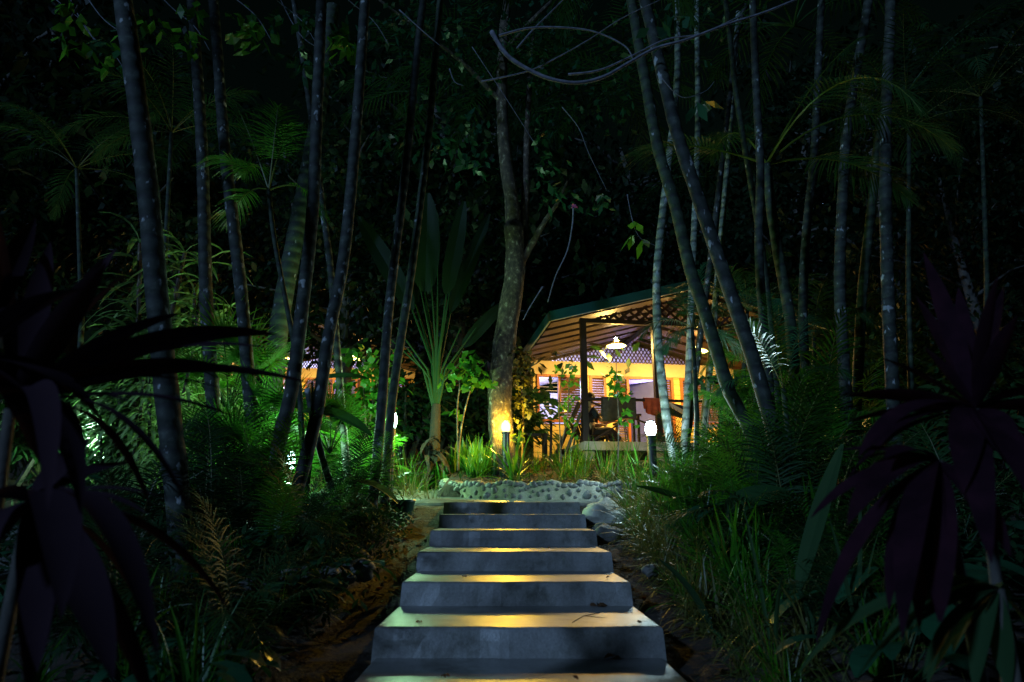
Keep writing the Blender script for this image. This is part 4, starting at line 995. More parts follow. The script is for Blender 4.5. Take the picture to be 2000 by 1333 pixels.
# ---------------- traveller's palm
b0 = P(848, 850, 10.6); tp = thing('travellers_palm', (b0.x, b0.y, G(b0.x, b0.y)), 'fan shaped plant with tall paddle leaves behind the slender palm pair', 'palm tree')
s = MB(); g0 = V(tp.location); top = P(852, 790, 10.6)
s.tube([g0 - V((0, 0, .2)), g0.lerp(top, .5), top], [.11, .09, .07], 10)
for k in range(60): s.blade(g0 + V((rv(-.12, .12), -.1, rv(.1, .75))), dirv(rv(3.2, 6.2), rv(-.1, 1.3)), rv(.3, .7), .07, 1.8, 4, 'lance')
s.build('trunk', M['fibre'], tp)
st_ = MB(); lv = []
for (x0, y0, x1, y1, x2, y2, w_, dy) in [(846, 560, 830, 540, 835, 385, .46, 0), (862, 555, 872, 545, 905, 400, .28, -.1), (856, 560, 880, 580, 952, 425, .24, .15), (815, 600, 805, 575, 705, 430, .34, .1), (870, 620, 905, 650, 985, 590, .26, .2), (835, 600, 812, 565, 800, 520, .20, .3)]:
    a = top; b = P(x1, y1 + 30, 10.6 + dy); c = P(x2, y2, 10.6 + dy * 2)
    m_ = a.lerp(b, .42); m_.x = lerp(m_.x, a.x, .55); st_.tube([a - V((0, 0, .25)), a + V((lerp(0, b.x - a.x, .06), 0, .15)), m_, b], [.05, .045, .026, .014], 7)
    s = MB(); L_ = (c - b).length * 1.04; dd = (c - b).normalized(); dd.z += .05
    s.blade(b, dd, L_, w_, .12, 12, 'paddle', side=(1, .25 * rv(-1, 1), 0), fold=.08); lv.append(s)
for (x1, y1) in [(738, 640), (775, 640), (900, 640), (930, 640), (820, 560), (842, 545), (880, 560), (795, 680), (915, 690), (855, 520)]:
    b = P(x1, y1, 10.5); m_ = top.lerp(b, .45); m_.x = lerp(m_.x, top.x, .5); st_.tube([top - V((0, 0, .2)), m_, b], [.03, .018, .008], 6)
st_.build('leaf_stalk', M['leaf_dark'], tp)
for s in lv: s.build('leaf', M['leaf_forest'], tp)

# ---------------- small tree with lobed leaves and other saplings before the porch
def sapling(px, py0, pts_list, Y, label, leaves, lm='leaf', w=5, ll=.16, prof='oval', nm='sapling', stem='bark'):
    b = P(px, py0, Y); t = thing(nm, (b.x, b.y, G(b.x, b.y)), label, 'plant'); s = MB()
    for pts in pts_list: trk([(px, py0 + 25)] + [(px, py0)] + pts, Y, w, w * .4, s, 6)
    s.build('stem', M[stem], t, smooth=True); s = MB()
    for (a, b_, r, n) in leaves: leafcluster(s, P(a, b_, Y + rv(-.15, .15)), r, int(n * .8), ll * .85, ll * .72, prof, .5)
    s.build('leaves', M[lm], t); return t
sapling(895, 895, [[(893, 800), (898, 750), (890, 715)], [(902, 830), (915, 775), (928, 735)]], 10.0, 'young twin stemmed tree with rounded glossy leaves beside the mottled trunk', [(900, 715, .2, 26), (880, 740, .17, 20), (930, 715, .25, 34), (945, 745, .18, 22), (915, 750, .16, 20), (920, 700, .16, 20), (890, 805, .1, 8)], 'leaf', ll=.17)
sapling(1207, 900, [[(1208, 820), (1205, 760), (1203, 700)]], 9.3, 'slim sapling with round leaves standing before the open door', [(1203, 725, .05, 10), (1200, 740, .08, 16), (1208, 755, .12, 20), (1215, 770, .12, 20), (1196, 750, .1, 12), (1222, 775, .08, 10), (1222, 808, .08, 12), (1215, 820, .08, 10), (1240, 830, .06, 6)], 'leaf', w=3.5, ll=.12)
sapling(1095, 880, [[(1092, 800), (1096, 740), (1100, 715)], [(1110, 800), (1112, 740), (1125, 712)]], 9.6, 'leafy climber with small round leaves in front of the louvred window', [(1095, 720, .14, 16), (1120, 715, .1, 12), (1112, 745, .12, 22), (1114, 775, .12, 22), (1103, 795, .09, 16), (1110, 820, .12, 18), (1118, 845, .1, 12)], 'leaf', w=3.5, ll=.11)
sapling(1020, 890, [[(1022, 800), (1016, 730), (1030, 690)]], 10.4, 'dense dark leafy shrub climbing beside the mottled trunk at the wall corner', [(1008, 700, .2, 50), (1014, 740, .18, 60), (1026, 715, .12, 30), (1016, 780, .18, 60), (1012, 820, .16, 40), (1022, 690, .16, 36), (1000, 725, .15, 26), (1028, 800, .1, 20)], 'leaf_olive', ll=.12)
sapling(1005, 900, [[(1010, 870), (1012, 850)]], 9.55, 'yellow lit seedling with round leaves right beside the yellow lamp', [(1012, 848, .07, 8), (1022, 858, .06, 6), (1003, 855, .04, 4), (1018, 868, .05, 4)], 'leaf_yellow', w=2, ll=.13)
sapling(1378, 880, [[(1385, 800), (1395, 740)]], 8.9, 'dark round leaved sapling before the far louvred window', [(1395, 740, .12, 14), (1400, 775, .12, 14), (1372, 745, .1, 10), (1400, 700, .12, 14)], 'leaf_dark', ll=.16)
sapling(715, 870, [[(712, 780), (705, 720)], [(728, 790), (742, 720)]], 10.4, 'bushy small tree lit green behind the slender palm pair', [(700, 700, .35, 50), (730, 730, .35, 60), (700, 750, .35, 60), (745, 760, .3, 50), (690, 790, .3, 50), (725, 790, .3, 60), (760, 700, .3, 30)], 'leaf', ll=.17)

# ---------------- prototypes of the low plants
for k, (n, L_, W_, sp, dr_, mt) in enumerate([(46, .55, .016, .45, 1.3, 'leaf'), (40, .48, .022, .5, 1.7, 'leaf_olive'), (34, .62, .020, .35, .9, 'leaf')]):
    proto('grass%d' % k, 'grass_clump', 'grass', [('blades', tuft(n, L_, W_, sp, dr_), mt)])
proto('weep', 'drooping_grass', 'grass', [('blades', tuft(80, .75, .016, .8, 2.3, segs=6, r=.08), 'leaf_olive')])
proto('lily', 'spider_lily', 'plant', [('leaves', tuft(26, .75, .055, .42, 1.1, segs=6, r=.06, fold=.12), 'leaf')])
proto('snake', 'snake_plant', 'plant', [('leaves', tuft(9, .55, .055, .10, .05, segs=5, r=.10, prof='lance', fold=.1), 'leaf')])
for k in range(3):
    s = MB(); s2 = MB()
    for q in range(9 + k): frond(s, (rv(-.1, .1), rv(-.1, .1), 0), dirv(rv(0, 6.28), rv(.8, 1.45)), rv(.9, 1.5), rv(.9, 2.0), .34, .020, 22, .3, st=s2, rad=.008, segs=7)
    proto('areca%d' % k, 'ground_palm', 'palm', [('fronds', s, ('leaf', 'leaf', 'leaf_dark')[k]), ('leaf_stalk', s2, 'leaf_olive')])
s = MB(); s2 = MB()
for q in range(9):
    d = dirv(q * .75 + rv(-.2, .2), rv(.5, 1.3)); L_ = rv(.4, .8); e = d * L_; s2.tube([(0, 0, -.05), tuple(d * L_ * .5 + V((0, 0, .05))), tuple(e)], [.009, .008, .006], 5)
    sd = d.cross(V((0, 0, 1))).normalized(); up = sd.cross(d)
    for k in range(30):
        a = lerp(-1.9, 1.9, k / 29); s.blade(e, (d * cos(a) + sd * sin(a) + up * .15).normalized(), rv(.42, .52), .024, .7, 4, 'grass', side=sd * cos(a) - d * sin(a))
proto('fan', 'fan_palm', 'palm', [('leaf_fans', s, 'leaf'), ('leaf_stalk', s2, 'leaf_dark')])
s = MB(); s2 = MB()
for q in range(11):
    az = rv(0, 6.28); d = dirv(az, rv(.5, 1.3)); e = d * rv(.25, .5); s2.tube([(0, 0, -.05), tuple(e)], .006, 5); s.blade(e, dirv(az, rv(-.1, .7)), rv(.28, .45), rv(.12, .2), 1.0, 5, 'oval', fold=.1)
proto('broad', 'broad_leaf_plant', 'plant', [('leaves', s, 'leaf_teal'), ('stem', s2, 'leaf_dark')])
s = MB()
for q in range(240): s.blade((rnd.gauss(0, .3), rnd.gauss(0, .3), rv(0, .45)), dirv(rv(0, 6.28), rv(-.3, 1.1)), rv(.1, .2), rv(.03, .06), .5, 2, 'lance')
proto('shrub', 'low_shrub', 'shrub', [('leaves', s, 'leaf_dark')])
# striped dracaena: cane with rosettes of narrow arching striped leaves
for k in range(2):
    s = MB(); s2 = MB()
    for q in range(3):
        az = rv(0, 6.28); x = [V((0, 0, -.1)), V((cos(az) * .1, sin(az) * .1, .5)), V((cos(az) * .22, sin(az) * .22, 1.0 + .3 * q))]; s2.tube(x, [.022, .018, .012], 6)
        for u in range(20):
            f = u / 19; c = x[0].lerp(x[1], f * 2) if f < .5 else x[1].lerp(x[2], f * 2 - 1)
            if f < .12: continue
            for w_ in range(5): s.blade(c, dirv(rv(0, 6.28), rv(.1, .9) + .4 * (f > .9)), rv(.26, .40), .036, rv(1.0, 2.2), 5, 'lance', fold=.1)
    proto('drac%d' % k, 'striped_dracaena', 'shrub', [('leaves', s, 'leaf_varieg'), ('cane', s2, 'bark')])

s = MB()
for q in range(900):
    a = rv(0, 6.28); b_ = math.acos(rv(-.2, 1)); r_ = rv(.5, 1) * (1 + .25 * sin(3 * a) * sin(4 * b_))
    s.blade((r_ * sin(b_) * cos(a), r_ * sin(b_) * sin(a), .5 + r_ * cos(b_) * .9), dirv(a + rv(-1, 1), rv(-.6, .8)), rv(.12, .24), rv(.05, .09), .6, 2, 'oval', twist=rv(-1, 1))
s2 = MB()
for q in range(5): s2.tube([(0, 0, -.2), (.3 * cos(q * 1.3), .3 * sin(q * 1.3), .5), (.6 * cos(q * 1.3), .6 * sin(q * 1.3), 1.0)], [.04, .025, .01], 6)
proto('bush', 'bush', 'bush', [('leaves', s, 'leaf_dark'), ('stem', s2, 'bark_dark')])
for i, (px, Y, sc) in enumerate([(790, 13.5, 1.25), (840, 14.5, 1.3), (745, 14.2, 1.0), (900, 15, 1.4), (960, 15.5, 1.5), (935, 17, 1.8), (880, 17, 1.8)]):
    place('bush', GP(px, Y), None, sc, 'rounded dark bush behind the paddle leaved plant and mottled trunk', 'dark bushes behind the mottled trunk')
for i, (px, Y, sc) in enumerate([(60, 11, 1.3), (140, 12, 1.4), (300, 13, 1.2), (380, 14, 1.2), (20, 9, 1.1), (1650, 12, 1.4), (1720, 13.5, 1.6), (1800, 14, 1.6), (1880, 12, 1.5), (1960, 11, 1.5), (1590, 13, 1.2), (1930, 8.6, 1.1)]):
    place('bush', GP(px, Y), None, sc, 'rounded dark bush between the ground palms and the forest', 'dark bushes before the forest')
# striped dracaena bank
DR = [(250, 8.3, 2.0), (290, 8.6, 2.15), (340, 8.5, 1.9), (385, 8.7, 1.75), (420, 8.9, 1.6), (235, 7.9, 1.2), (275, 7.8, 1.1), (310, 7.7, 1.2), (340, 7.9, 1.0), (260, 8.1, 1.5), (230, 8.4, 1.0), (215, 8.0, .8), (300, 7.4, .7)]
for i, (px, Y, sc) in enumerate(DR): place('drac%d' % (i % 2), GP(px, Y), None, sc, 'bushy dracaena with pale striped drooping leaves behind the thick spotted palm trunk', 'striped dracaenas behind the thick trunk')
# bed behind the cobbled wall
BG = 'grass clumps in the bed behind the cobbled wall'
for i in range(62):
    px = rv(830, 1270); Y = rv(9.15, 12.2) if px > 900 else rv(10.2, 12)
    q = GP(px, Y)
    if abs(px - 985) < 22 and Y < 10.6: continue
    place('grass%d' % (i % 3), q, None, rv(.7, 1.15) * (.75 if Y > 11 else 1), 'narrow grass clump in the bed between cobbled wall and porch', BG)
for i, px in enumerate([1060, 1090, 1130, 1010, 1175]): place('weep', GP(px, 9.05 + .1 * (i % 2), .02), None, rv(.45, .6), 'grass clump drooping over the top of the cobbled wall', 'grasses drooping over the cobbled wall')
for i in range(15): place('snake', GP(832 + i * 9.5 + rv(-4, 4), 10.35 + rv(-.2, .5)), None, rv(.75, 1.15), 'upright sword leaved snake plant in a row beside the mottled trunk', 'snake plants in a row')
place('lily', GP(1006, 9.3), None, 1.0, 'spider lily with wide yellow green blades at the foot of the yellow lamp')
for i, (px, Y, sc) in enumerate([(1235, 8.7, .95), (1262, 8.5, .85), (1290, 8.75, .9), (1248, 9.0, .8)]): place('lily', GP(px, Y), None, sc, 'spider lily with bright green blades around the foot of the white lamp', 'spider lilies round the white lamp')
for i in range(26):
    place(['grass0', 'lily', 'grass2', 'weep'][i % 4], GP(rv(1300, 1460), rv(8.3, 9.9)), None, rv(.6, .95), ['grass clump', 'wide bladed lily', 'upright grass clump', 'arching grass clump'][i % 4] + ' at the feet of the pale lit slim trunks', ['grass', 'lilies', 'upright grass', 'arching grass'][i % 4] + ' by the pale trunks')
for i, (px, Y) in enumerate([(1150, 10.6), (1180, 11.2), (1205, 10.4), (1100, 11.3), (1060, 10.9), (1240, 10.8), (1300, 10.5)]): place('weep', GP(px, Y), None, rv(.5, .7), 'arching dry grass clump under the edge of the porch floor', 'dry grasses under the porch edge')
# leaf litter in the bed
s = MB()
for q in range(1500):
    x = rv(-3.2, 1.6); y = rv(8.9, 12.5)
    if x < -1.15 and y < 11.3 and rnd.random() < .8: continue
    if y < 9.3 and x > -.6: continue
    s.blade((x, y, G(x, y) + .012), dirv(rv(0, 6.28), rv(-.1, .35)), rv(.05, .11), rv(.03, .05), .3, 2, 'oval')
tag(s.build('leaf_litter', M['leaf_dry']), 'orange brown fallen leaves on the bed', 'leaf litter', kind='stuff')
# ground palms lit by the slim lamps
LG = 'ground palms crowding round the slim greenish lamps'
for i in range(34):
    px = rv(430, 820); Y = rv(8.6, 12.0)
    if 520 < px < 650 and Y < 9.1: continue
    if 710 < px < 850 and Y < 10.6: continue
    place('areca%d' % (i % 2), GP(px, Y), None, rv(.55, 1.0), 'feathery ground palm brightly lit green near the slim lamps', LG)
for i in range(22): place('grass%d' % (i % 3), GP(rv(590, 850), rv(8.6, 10.6)), None, rv(.9, 1.4), 'tall grass clump glowing green among the ground palms', 'tall grass among the ground palms')
DG = 'dark ground palms between stairs and trunks'
for i, (px, Y, sc) in enumerate([(490, 6.0, .7), (640, 6.0, .45), (650, 6.7, .6), (520, 6.2, .9), (460, 6.4, .9), (690, 7.0, .7), (730, 7.4, .6), (420, 6.8, .9), (480, 5.6, .7), (380, 7.2, .9), (540, 5.0, .5), (470, 7.3, .9)]):
    place('areca%d' % (i % 3), GP(px, Y), None, sc, 'dim feathery palm clump between the stairs and the palm trunks', DG)
for i, (px, py, Y, sc) in enumerate([(455, 720, 8.0, 1.3), (545, 790, 7.6, 1.0), (650, 800, 7.6, .8), (460, 850, 6.8, 1.0)]):
    q = P(px, py, Y); z0 = G(q.x, q.y)
    place('fan', (q.x, q.y, max(z0, q.z - .45)), None, sc, ['fan palm with radiating green blades between the thick spotted trunk and the bowed trunk', 'fan palm with dark drooping blades in front of the distant porch', 'fan palm rising before the curved dark trunk', 'low fan palm below the distant bungalow lights'][i])
for i in range(64):
    px = rv(540, 815); Y = rv(4.2, 8.2); q = GP(px, Y)
    if q.x > -1.25: q = V((-1.2 - rv(0, .5), Y, 0)); q.z = G(q.x, Y)
    place(['grass1', 'weep', 'broad', 'shrub'][i % 4], q, None, rv(.4, .7), ['grass clump on the dark bank beside the stairs', 'drooping grass on the dark bank beside the stairs', 'broad leaved plant on the dark bank beside the stairs', 'low leafy shrub on the dark bank beside the stairs'][i % 4], ['grass clumps on the bank', 'drooping grasses on the bank', 'broad leaved plants on the bank', 'low shrubs on the bank'][i % 4])
for i in range(40):
    px = rv(60, 560); Y = rv(3.8, 9.5)
    place(['broad', 'shrub', 'grass0', 'broad', 'areca2'][i % 5], GP(px, Y), None, rv(.5, 1.0), ['broad leaved plant in the dim undergrowth under the palms', 'low shrub in the dim undergrowth under the palms', 'grass clump in the dim undergrowth under the palms', 'broad leaved plant in the dim undergrowth under the palms', 'feathery palm in the dim undergrowth under the palms'][i % 5], ['undergrowth broad leaves', 'undergrowth shrubs', 'undergrowth grass', 'undergrowth broad leaves', 'undergrowth palms'][i % 5])
# right hand bank
for i in range(40):
    Y = rv(4.4, 8.8); x = 1.25 + abs(rnd.gauss(0, .45)) + .03 * Y
    place('lily', (x, Y, G(x, Y)), None, rv(.6, 1.05), 'strap leaved clump with wide green blades crowding the bank below the bright lamp', 'strap leaved clumps on the lamp side bank')
for i in range(46):
    px = rv(80, 640); Y = rv(2.9, 5.6); x = (px - 1000) / F * Y
    if x > -1.25: x = -1.25 - rv(0, .5)
    place(['lily', 'broad', 'grass2', 'areca2', 'shrub'][i % 5], (x, Y, G(x, Y)), None, rv(.35, .75), ['strap leaved clump', 'broad leaved plant', 'grass clump', 'small dark palm', 'low shrub'][i % 5] + ' on the dark slope below the thick spotted trunk', ['strap leaved clumps', 'broad leaved plants', 'grass clumps', 'small palms', 'low shrubs'][i % 5] + ' on the dark slope')
for i in range(18):
    Y = rv(2.6, 4.6); x = 1.5 + abs(rnd.gauss(0, .6)) + .03 * Y
    place(['lily', 'broad', 'weep'][i % 3], (x, Y, G(x, Y)), None, rv(.4, .75), ['strap leaved clump', 'broad leaved plant', 'drooping grass clump'][i % 3] + ' on the near bank below the purple cordyline', ['strap leaved clumps', 'broad leaved plants', 'drooping grass'][i % 3] + ' on the near bank')
for i in range(96):
    Y = rv(3.0, 8.5); x = 1.08 + abs(rnd.gauss(0, .32)) + .02 * Y; place(['weep', 'grass0', 'weep', 'grass1'][i % 4], (x, Y, G(x, Y)), None, rv(.5, .95), 'narrow leaved grass spilling down the bank on the dry side of the stairs' if False else 'narrow leaved grass clump spilling over the bank below the bright lamp', 'grass clumps spilling over the bank')
for i, (px, Y, sc) in enumerate([(1340, 7.0, .5), (1370, 6.6, .5), (1430, 6.2, .7), (1470, 7.6, .8), (1480, 7.0, .8), (1350, 5.8, .55), (1440, 5.4, .6), (1500, 6.0, .8), (1540, 6.8, .9), (1380, 5.0, .45), (1345, 6.4, .6)]):
    place('areca%d' % (2 if i % 2 else 0), GP(px, Y), None, sc, 'dark feathery palm clump between the stairs and the leaning trunks', 'dark palms below the leaning trunks')
for i, (px, Y, sc) in enumerate([(1500, 8.3, 1.25), (1530, 8.9, 1.4), (1565, 8.4, 1.6), (1600, 8.9, 1.5), (1475, 9.3, .9), (1650, 9.0, 1.3), (1520, 7.6, 1.1), (1590, 7.6, 1.2)]):
    place('areca%d' % (i % 2), GP(px, Y), None, sc, 'tall feathery palm clump hiding the far end of the porch', 'tall palm clumps at the far end of the porch')
for i in range(26):
    Y = rv(3.4, 8.0); x = 1.45 + abs(rnd.gauss(0, .4)) + .02 * Y
    place(['areca2', 'broad', 'areca0'][i % 3], (x, Y, G(x, Y)), None, rv(.28, .5), ['small dark palm', 'small broad leaved plant', 'small feathery green palm'][i % 3] + ' crowding the bank beside the stairs below the bright lamp', ['small dark palms', 'small broad leaved plants', 'small feathery palms'][i % 3] + ' on the bank below the lamp')
for i in range(60):
    px = rv(1330, 1990); Y = rv(3.4, 10.5)
    x = (px - 1000) / F * Y
    if x < 2.0: px = 1000 + 2.0 * F / Y
    place(['shrub', 'broad', 'grass0', 'areca2', 'shrub'][i % 5], GP(px, Y), None, rv(.6, 1.15), ['low shrub in the black undergrowth beyond the leaning trunk', 'broad leaved plant in the black undergrowth beyond the leaning trunk', 'grass clump in the black undergrowth beyond the leaning trunk', 'feathery palm in the black undergrowth beyond the leaning trunk', 'low shrub in the black undergrowth beyond the leaning trunk'][i % 5], ['beyond shrubs', 'beyond broad leaves', 'beyond grass', 'beyond palms', 'beyond shrubs'][i % 5])
# a distant lamp-lit thicket seen between the far trunks
for i, (px, py, Y) in enumerate([(1800, 650, 12.5), (1770, 690, 12.2), (1840, 680, 12.6), (1700, 640, 12.8), (1880, 620, 13), (1640, 660, 12.9), (1800, 740, 12.4), (1850, 560, 13.5)]):
    q = P(px, py, Y); place('shrub', (q.x, q.y, q.z - .3), None, 1.6, 'dim leafy thicket seen between the far row of trunks', 'thicket beyond the far trunks')
# fronds arching before the porch: a slender palm with wet looking leaflets
b = GP(1352, 7.9); t = thing('palm_tree', tuple(b), 'slender young palm whose shining leaflets arch before the second pendant lamp', 'palm tree')
s = MB(); tp_ = P(1352, 640, 7.9); s.tube([b - V((0, 0, .1)), b.lerp(tp_, .5) + V((.04, 0, 0)), tp_], [.035, .03, .02], 8); s.build('trunk', M['palm_green'], t, smooth=True)
s = MB(); s2 = MB()
for (qx, qy, L_, dr_) in [(1290, 600, .75, 1.9), (1330, 560, .8, 1.2), (1300, 650, .6, 1.2), (1400, 580, .8, 1.5), (1430, 640, .8, 1.5), (1360, 540, .9, .9), (1260, 655, .6, 1.0)]:
    frond(s, tp_, P(qx, qy, 7.9 + rv(-.3, .3)) - tp_, L_, dr_, .30, .018, 24, .2, st=s2, rad=.007)
s.build('crown', M['leaf_teal'], t); s2.build('leaf_stalk', M['leaf_olive'], t)
b = GP(1545, 7.0); t = thing('palm_tree', tuple(b), 'young palm with glossy narrow leaflets catching light beside the leaning trunk', 'palm tree')
s = MB(); tp_ = P(1530, 760, 7.0); s.tube([b - V((0, 0, .1)), tp_], [.04, .025], 8); s.build('trunk', M['palm_green'], t, smooth=True)
s = MB(); s2 = MB()
for (qx, qy, L_, dr_) in [(1480, 640, 1.0, 1.0), (1560, 600, 1.0, .9), (1440, 700, .9, 1.5), (1600, 680, .9, 1.5), (1510, 620, 1.1, .7)]:
    frond(s, tp_, P(qx, qy, 7.0 + rv(-.3, .3)) - tp_, L_, dr_, .30, .018, 24, .2, st=s2, rad=.007)
s.build('crown', M['leaf_teal'], t); s2.build('leaf_stalk', M['leaf_olive'], t)

def youngpalm(px, py, Y, n, L_, label, group, mat='leaf_dark'):
    b = GP(px, Y); t = thing('palm_tree', tuple(b), label, 'palm tree', group); tp_ = P(px, py, Y)
    s = MB(); s.tube([b - V((0, 0, .1)), b.lerp(tp_, .5) + V((rv(-.1, .1), 0, 0)), tp_], [.045, .035, .025], 8); s.build('trunk', M['palm_green'], t, smooth=True)
    s = MB(); s2 = MB()
    for k in range(n): frond(s, tp_, dirv(2 * pi * k / n + rv(-.3, .3), rv(.2, 1.2)), L_ * rv(.8, 1.1), rv(1.0, 2.2), .36, .022, 26, .22, st=s2, rad=.008)
    s.build('crown', M[mat], t); s2.build('leaf_stalk', M['leaf_olive'], t)
for (px, py, Y, n, L_, mt) in [(1405, 640, 10.2, 9, 1.0, 'leaf_dark'), (1460, 600, 9.6, 10, 1.15, 'leaf_dark'), (1475, 720, 8.6, 9, .9, 'leaf'), (1520, 640, 9.4, 10, 1.2, 'leaf_teal'), (1590, 660, 9.6, 10, 1.2, 'leaf_dark'), (1640, 700, 10.4, 9, 1.2, 'leaf_dark'), (1440, 800, 8.0, 8, .7, 'leaf')]:
    youngpalm(px, py, Y, n, L_, 'young palm with spreading feather leaves screening the far end of the porch roof', 'young palms screening the porch end', mt)
for (px, py, Y, L_, lb) in [(1775, 250, 8.4, 1.9, 'palm with wide dim fronds overhanging the far row of trunks'), (1915, 190, 9.2, 2.1, 'palm whose long dim fronds fill the dark corner past the far row of trunks'), (335, 260, 8.6, 1.5, 'palm with drooping green fronds between the thick spotted trunk and the straight one'), (150, 330, 9.0, 1.6, 'palm with dim fronds arching outside the thick spotted trunk')]:
    youngpalm(px, py, Y, 11, L_, lb, None, 'leaf_dark')
# broad dark leaves between the trunks
def bigleaf(a, b_, Y, W_, label, mat='leaf_dark', droop=.5, stalk=None, nm='banana_leaf'):
    p0 = P(*a, Y); p1 = P(*b_, Y); t = thing('broad_leaf_plant', (p0.x, p0.y, G(p0.x, p0.y)), label, 'plant')
    g0 = V(t.location); s = MB(); s.tube([g0 - V((0, 0, .1)), g0.lerp(p0, .6) + V((.05, 0, .0)), p0], [.03, .02, .012], 6); s.build('stem', M[mat], t)
    s = MB(); d = (p1 - p0).normalized() + V((0, 0, droop * .5)); s.blade(p0, d, (p1 - p0).length * 1.05, W_, droop, 12, 'paddle', side=d.cross(V((0, 0, 1))), twist=rv(.3, .7), fold=.12); s.build('leaf', M[mat], t); return t
bigleaf((590, 805), (722, 850), 6.2, .20, 'plant with one broad dark leaf held level in front of the greenish lit palms', droop=.9)
bigleaf((610, 745), (715, 738), 6.6, .14, 'plant with a narrow dark leaf above the broad level one', droop=.5)
bigleaf((690, 940), (775, 985), 6.9, .16, 'plant with an olive leaf curling beside the green pot', 'leaf_olive', .9)
bigleaf((1420, 1000), (1540, 960), 5.0, .22, 'plant with a wide dark green leaf below the leaning trunk', 'leaf_dark', .6)
bigleaf((1360, 990), (1250, 950), 6.0, .10, 'plant with a long narrow leaf pointing at the white lamp post', 'leaf_dark', .3)
bigleaf((1560, 1150), (1640, 880), 3.6, .10, 'plant with tall upright teal leaves at the dark bank', 'leaf_matte', .2)
bigleaf((1390, 1230), (1300, 1090), 4.2, .08, 'plant with a yellowing leaf hanging over the bank', 'leaf_matte', .9)

# ---------------- near cordylines, out of focus
def cordyline(base, tips, label, mat, W_=.10, ncane=.02):
    tips = tips + [(a, (b_[0] + rv(-.14, .14), b_[1] + rv(-.15, .25), b_[2] + rv(-.12, .12)), c_ + rv(-.1, .3), d_ * .8) for a, b_, c_, d_ in tips]
    t = thing('cordyline', tuple(base), label, 'plant'); b = V(base)
    heads = sorted({k[0] for k in tips}); s = MB()
    for h_ in heads: s.tube([b, b.lerp(V(h_), .5) + V((.02, .02, 0)), V(h_)], [ncane, ncane * .85, ncane * .7], 8)
    s.build('cane', M['bark_dark'], t, smooth=True)
    s = MB()
    for h_, e, dr_, w_ in tips:
        h_ = V(h_); e = V(e); d = e - h_; L_ = d.length * (1 + .12 * dr_); d.normalize(); d.z += dr_ * .5
        s.blade(h_, d, L_, w_ * .72, dr_, 14, 'lance', side=d.cross(V((0, 0, 1))), twist=rv(-.5, .5), fold=.12, curl=rv(-.1, .1))
    s.build('leaves', M[mat], t, smooth=True); return t
def tup(v): return (v.x, v.y, v.z)
h1 = tup(P(20, 800, 1.75)); h1b = tup(P(-60, 700, 1.6)); h1c = tup(P(60, 980, 1.7))
T = [(h1, tup(P(505, 640, 1.9)), .85, .13), (h1, tup(P(480, 715, 1.7)), .8, .085), (h1, tup(P(430, 750, 1.6)), .7, .075), (h1, tup(P(330, 610, 1.9)), .6, .10), (h1, tup(P(200, 520, 1.6)), .3, .10), (h1, tup(P(110, 480, 2.0)), .2, .10),
     (h1, tup(P(0, 420, 1.8)), .1, .11), (h1, tup(P(280, 990, 1.5)), 1.2, .07), (h1, tup(P(150, 1000, 1.4)), 1.4, .10), (h1b, tup(P(160, 560, 1.5)), .7, .12), (h1b, tup(P(-40, 350, 1.8)), .1, .12),
     (h1c, tup(P(285, 995, 1.6)), .7, .05), (h1c, tup(P(180, 1320, 1.5)), .9, .13), (h1c, tup(P(60, 1330, 1.5)), .8, .13), (h1c, tup(P(250, 900, 2.0)), .5, .07), (h1c, tup(P(130, 1180, 1.3)), 1.3, .12), (h1c, tup(P(-30, 1100, 1.5)), .9, .13), (h1c, tup(P(240, 1250, 1.7)), 1.2, .09),
     (h1c, tup(P(170, 860, 1.8)), .4, .09), (h1, tup(P(-40, 620, 1.7)), .3, .12), (h1, tup(P(250, 780, 1.7)), .8, .06), (h1b, tup(P(40, 900, 1.5)), 1.0, .12)]
q = V(h1c); cordyline((q.x - .1, q.y, G(q.x - .1, q.y) - .05), T, 'big dark cordyline with long black arching leaves, close by on the dragon plant side' if False else 'big blurred cordyline, black arching leaves crossing before the striped dracaena', 'leaf_black')
h2_ = tup(P(1905, 800, 2.0)); h3_ = tup(P(1830, 900, 1.9))
T = [(h2_, tup(P(1655, 775, 2.0)), .35, .085), (h2_, tup(P(1700, 870, 1.8)), .5, .11), (h2_, tup(P(1790, 580, 2.2)), .1, .10), (h2_, tup(P(1990, 620, 1.9)), .1, .12), (h2_, tup(P(1960, 560, 2.3)), .0, .10), (h2_, tup(P(2060, 760, 1.9)), .5, .12), (h2_, tup(P(1980, 920, 1.7)), .9, .13), (h2_, tup(P(1890, 960, 1.7)), 1.0, .12), (h2_, tup(P(1720, 700, 2.1)), .3, .08),
     (h3_, tup(P(1650, 880, 1.9)), .4, .07), (h3_, tup(P(1655, 1010, 1.7)), .9, .10), (h3_, tup(P(1760, 1180, 1.8)), 1.1, .11), (h3_, tup(P(1850, 1200, 1.7)), 1.1, .12), (h3_, tup(P(1950, 1080, 1.7)), 1.0, .10), (h3_, tup(P(1800, 1240, 1.6)), 1.2, .11), (h3_, tup(P(1700, 950, 1.8)), .6, .09), (h2_, tup(P(2020, 1000, 1.6)), .9, .13)]
q = V(h3_); cordyline((q.x + .05, q.y, G(q.x, q.y) - .05), T, 'large purple leaved cordyline, blurred, beyond the grassy bank', 'leaf_purple')
h4_ = tup(P(1950, 1150, 1.9)); T = [(h4_, tup(P(1700 + 45 * k, 1330 - 60 * (k % 3), 1.9)), 1.0, .09) for k in range(8)]
q = V(h4_); cordyline((q.x, q.y, G(q.x, q.y) - .05), T, 'low dark leaved cordyline beneath the large purple one', 'leaf_matte')
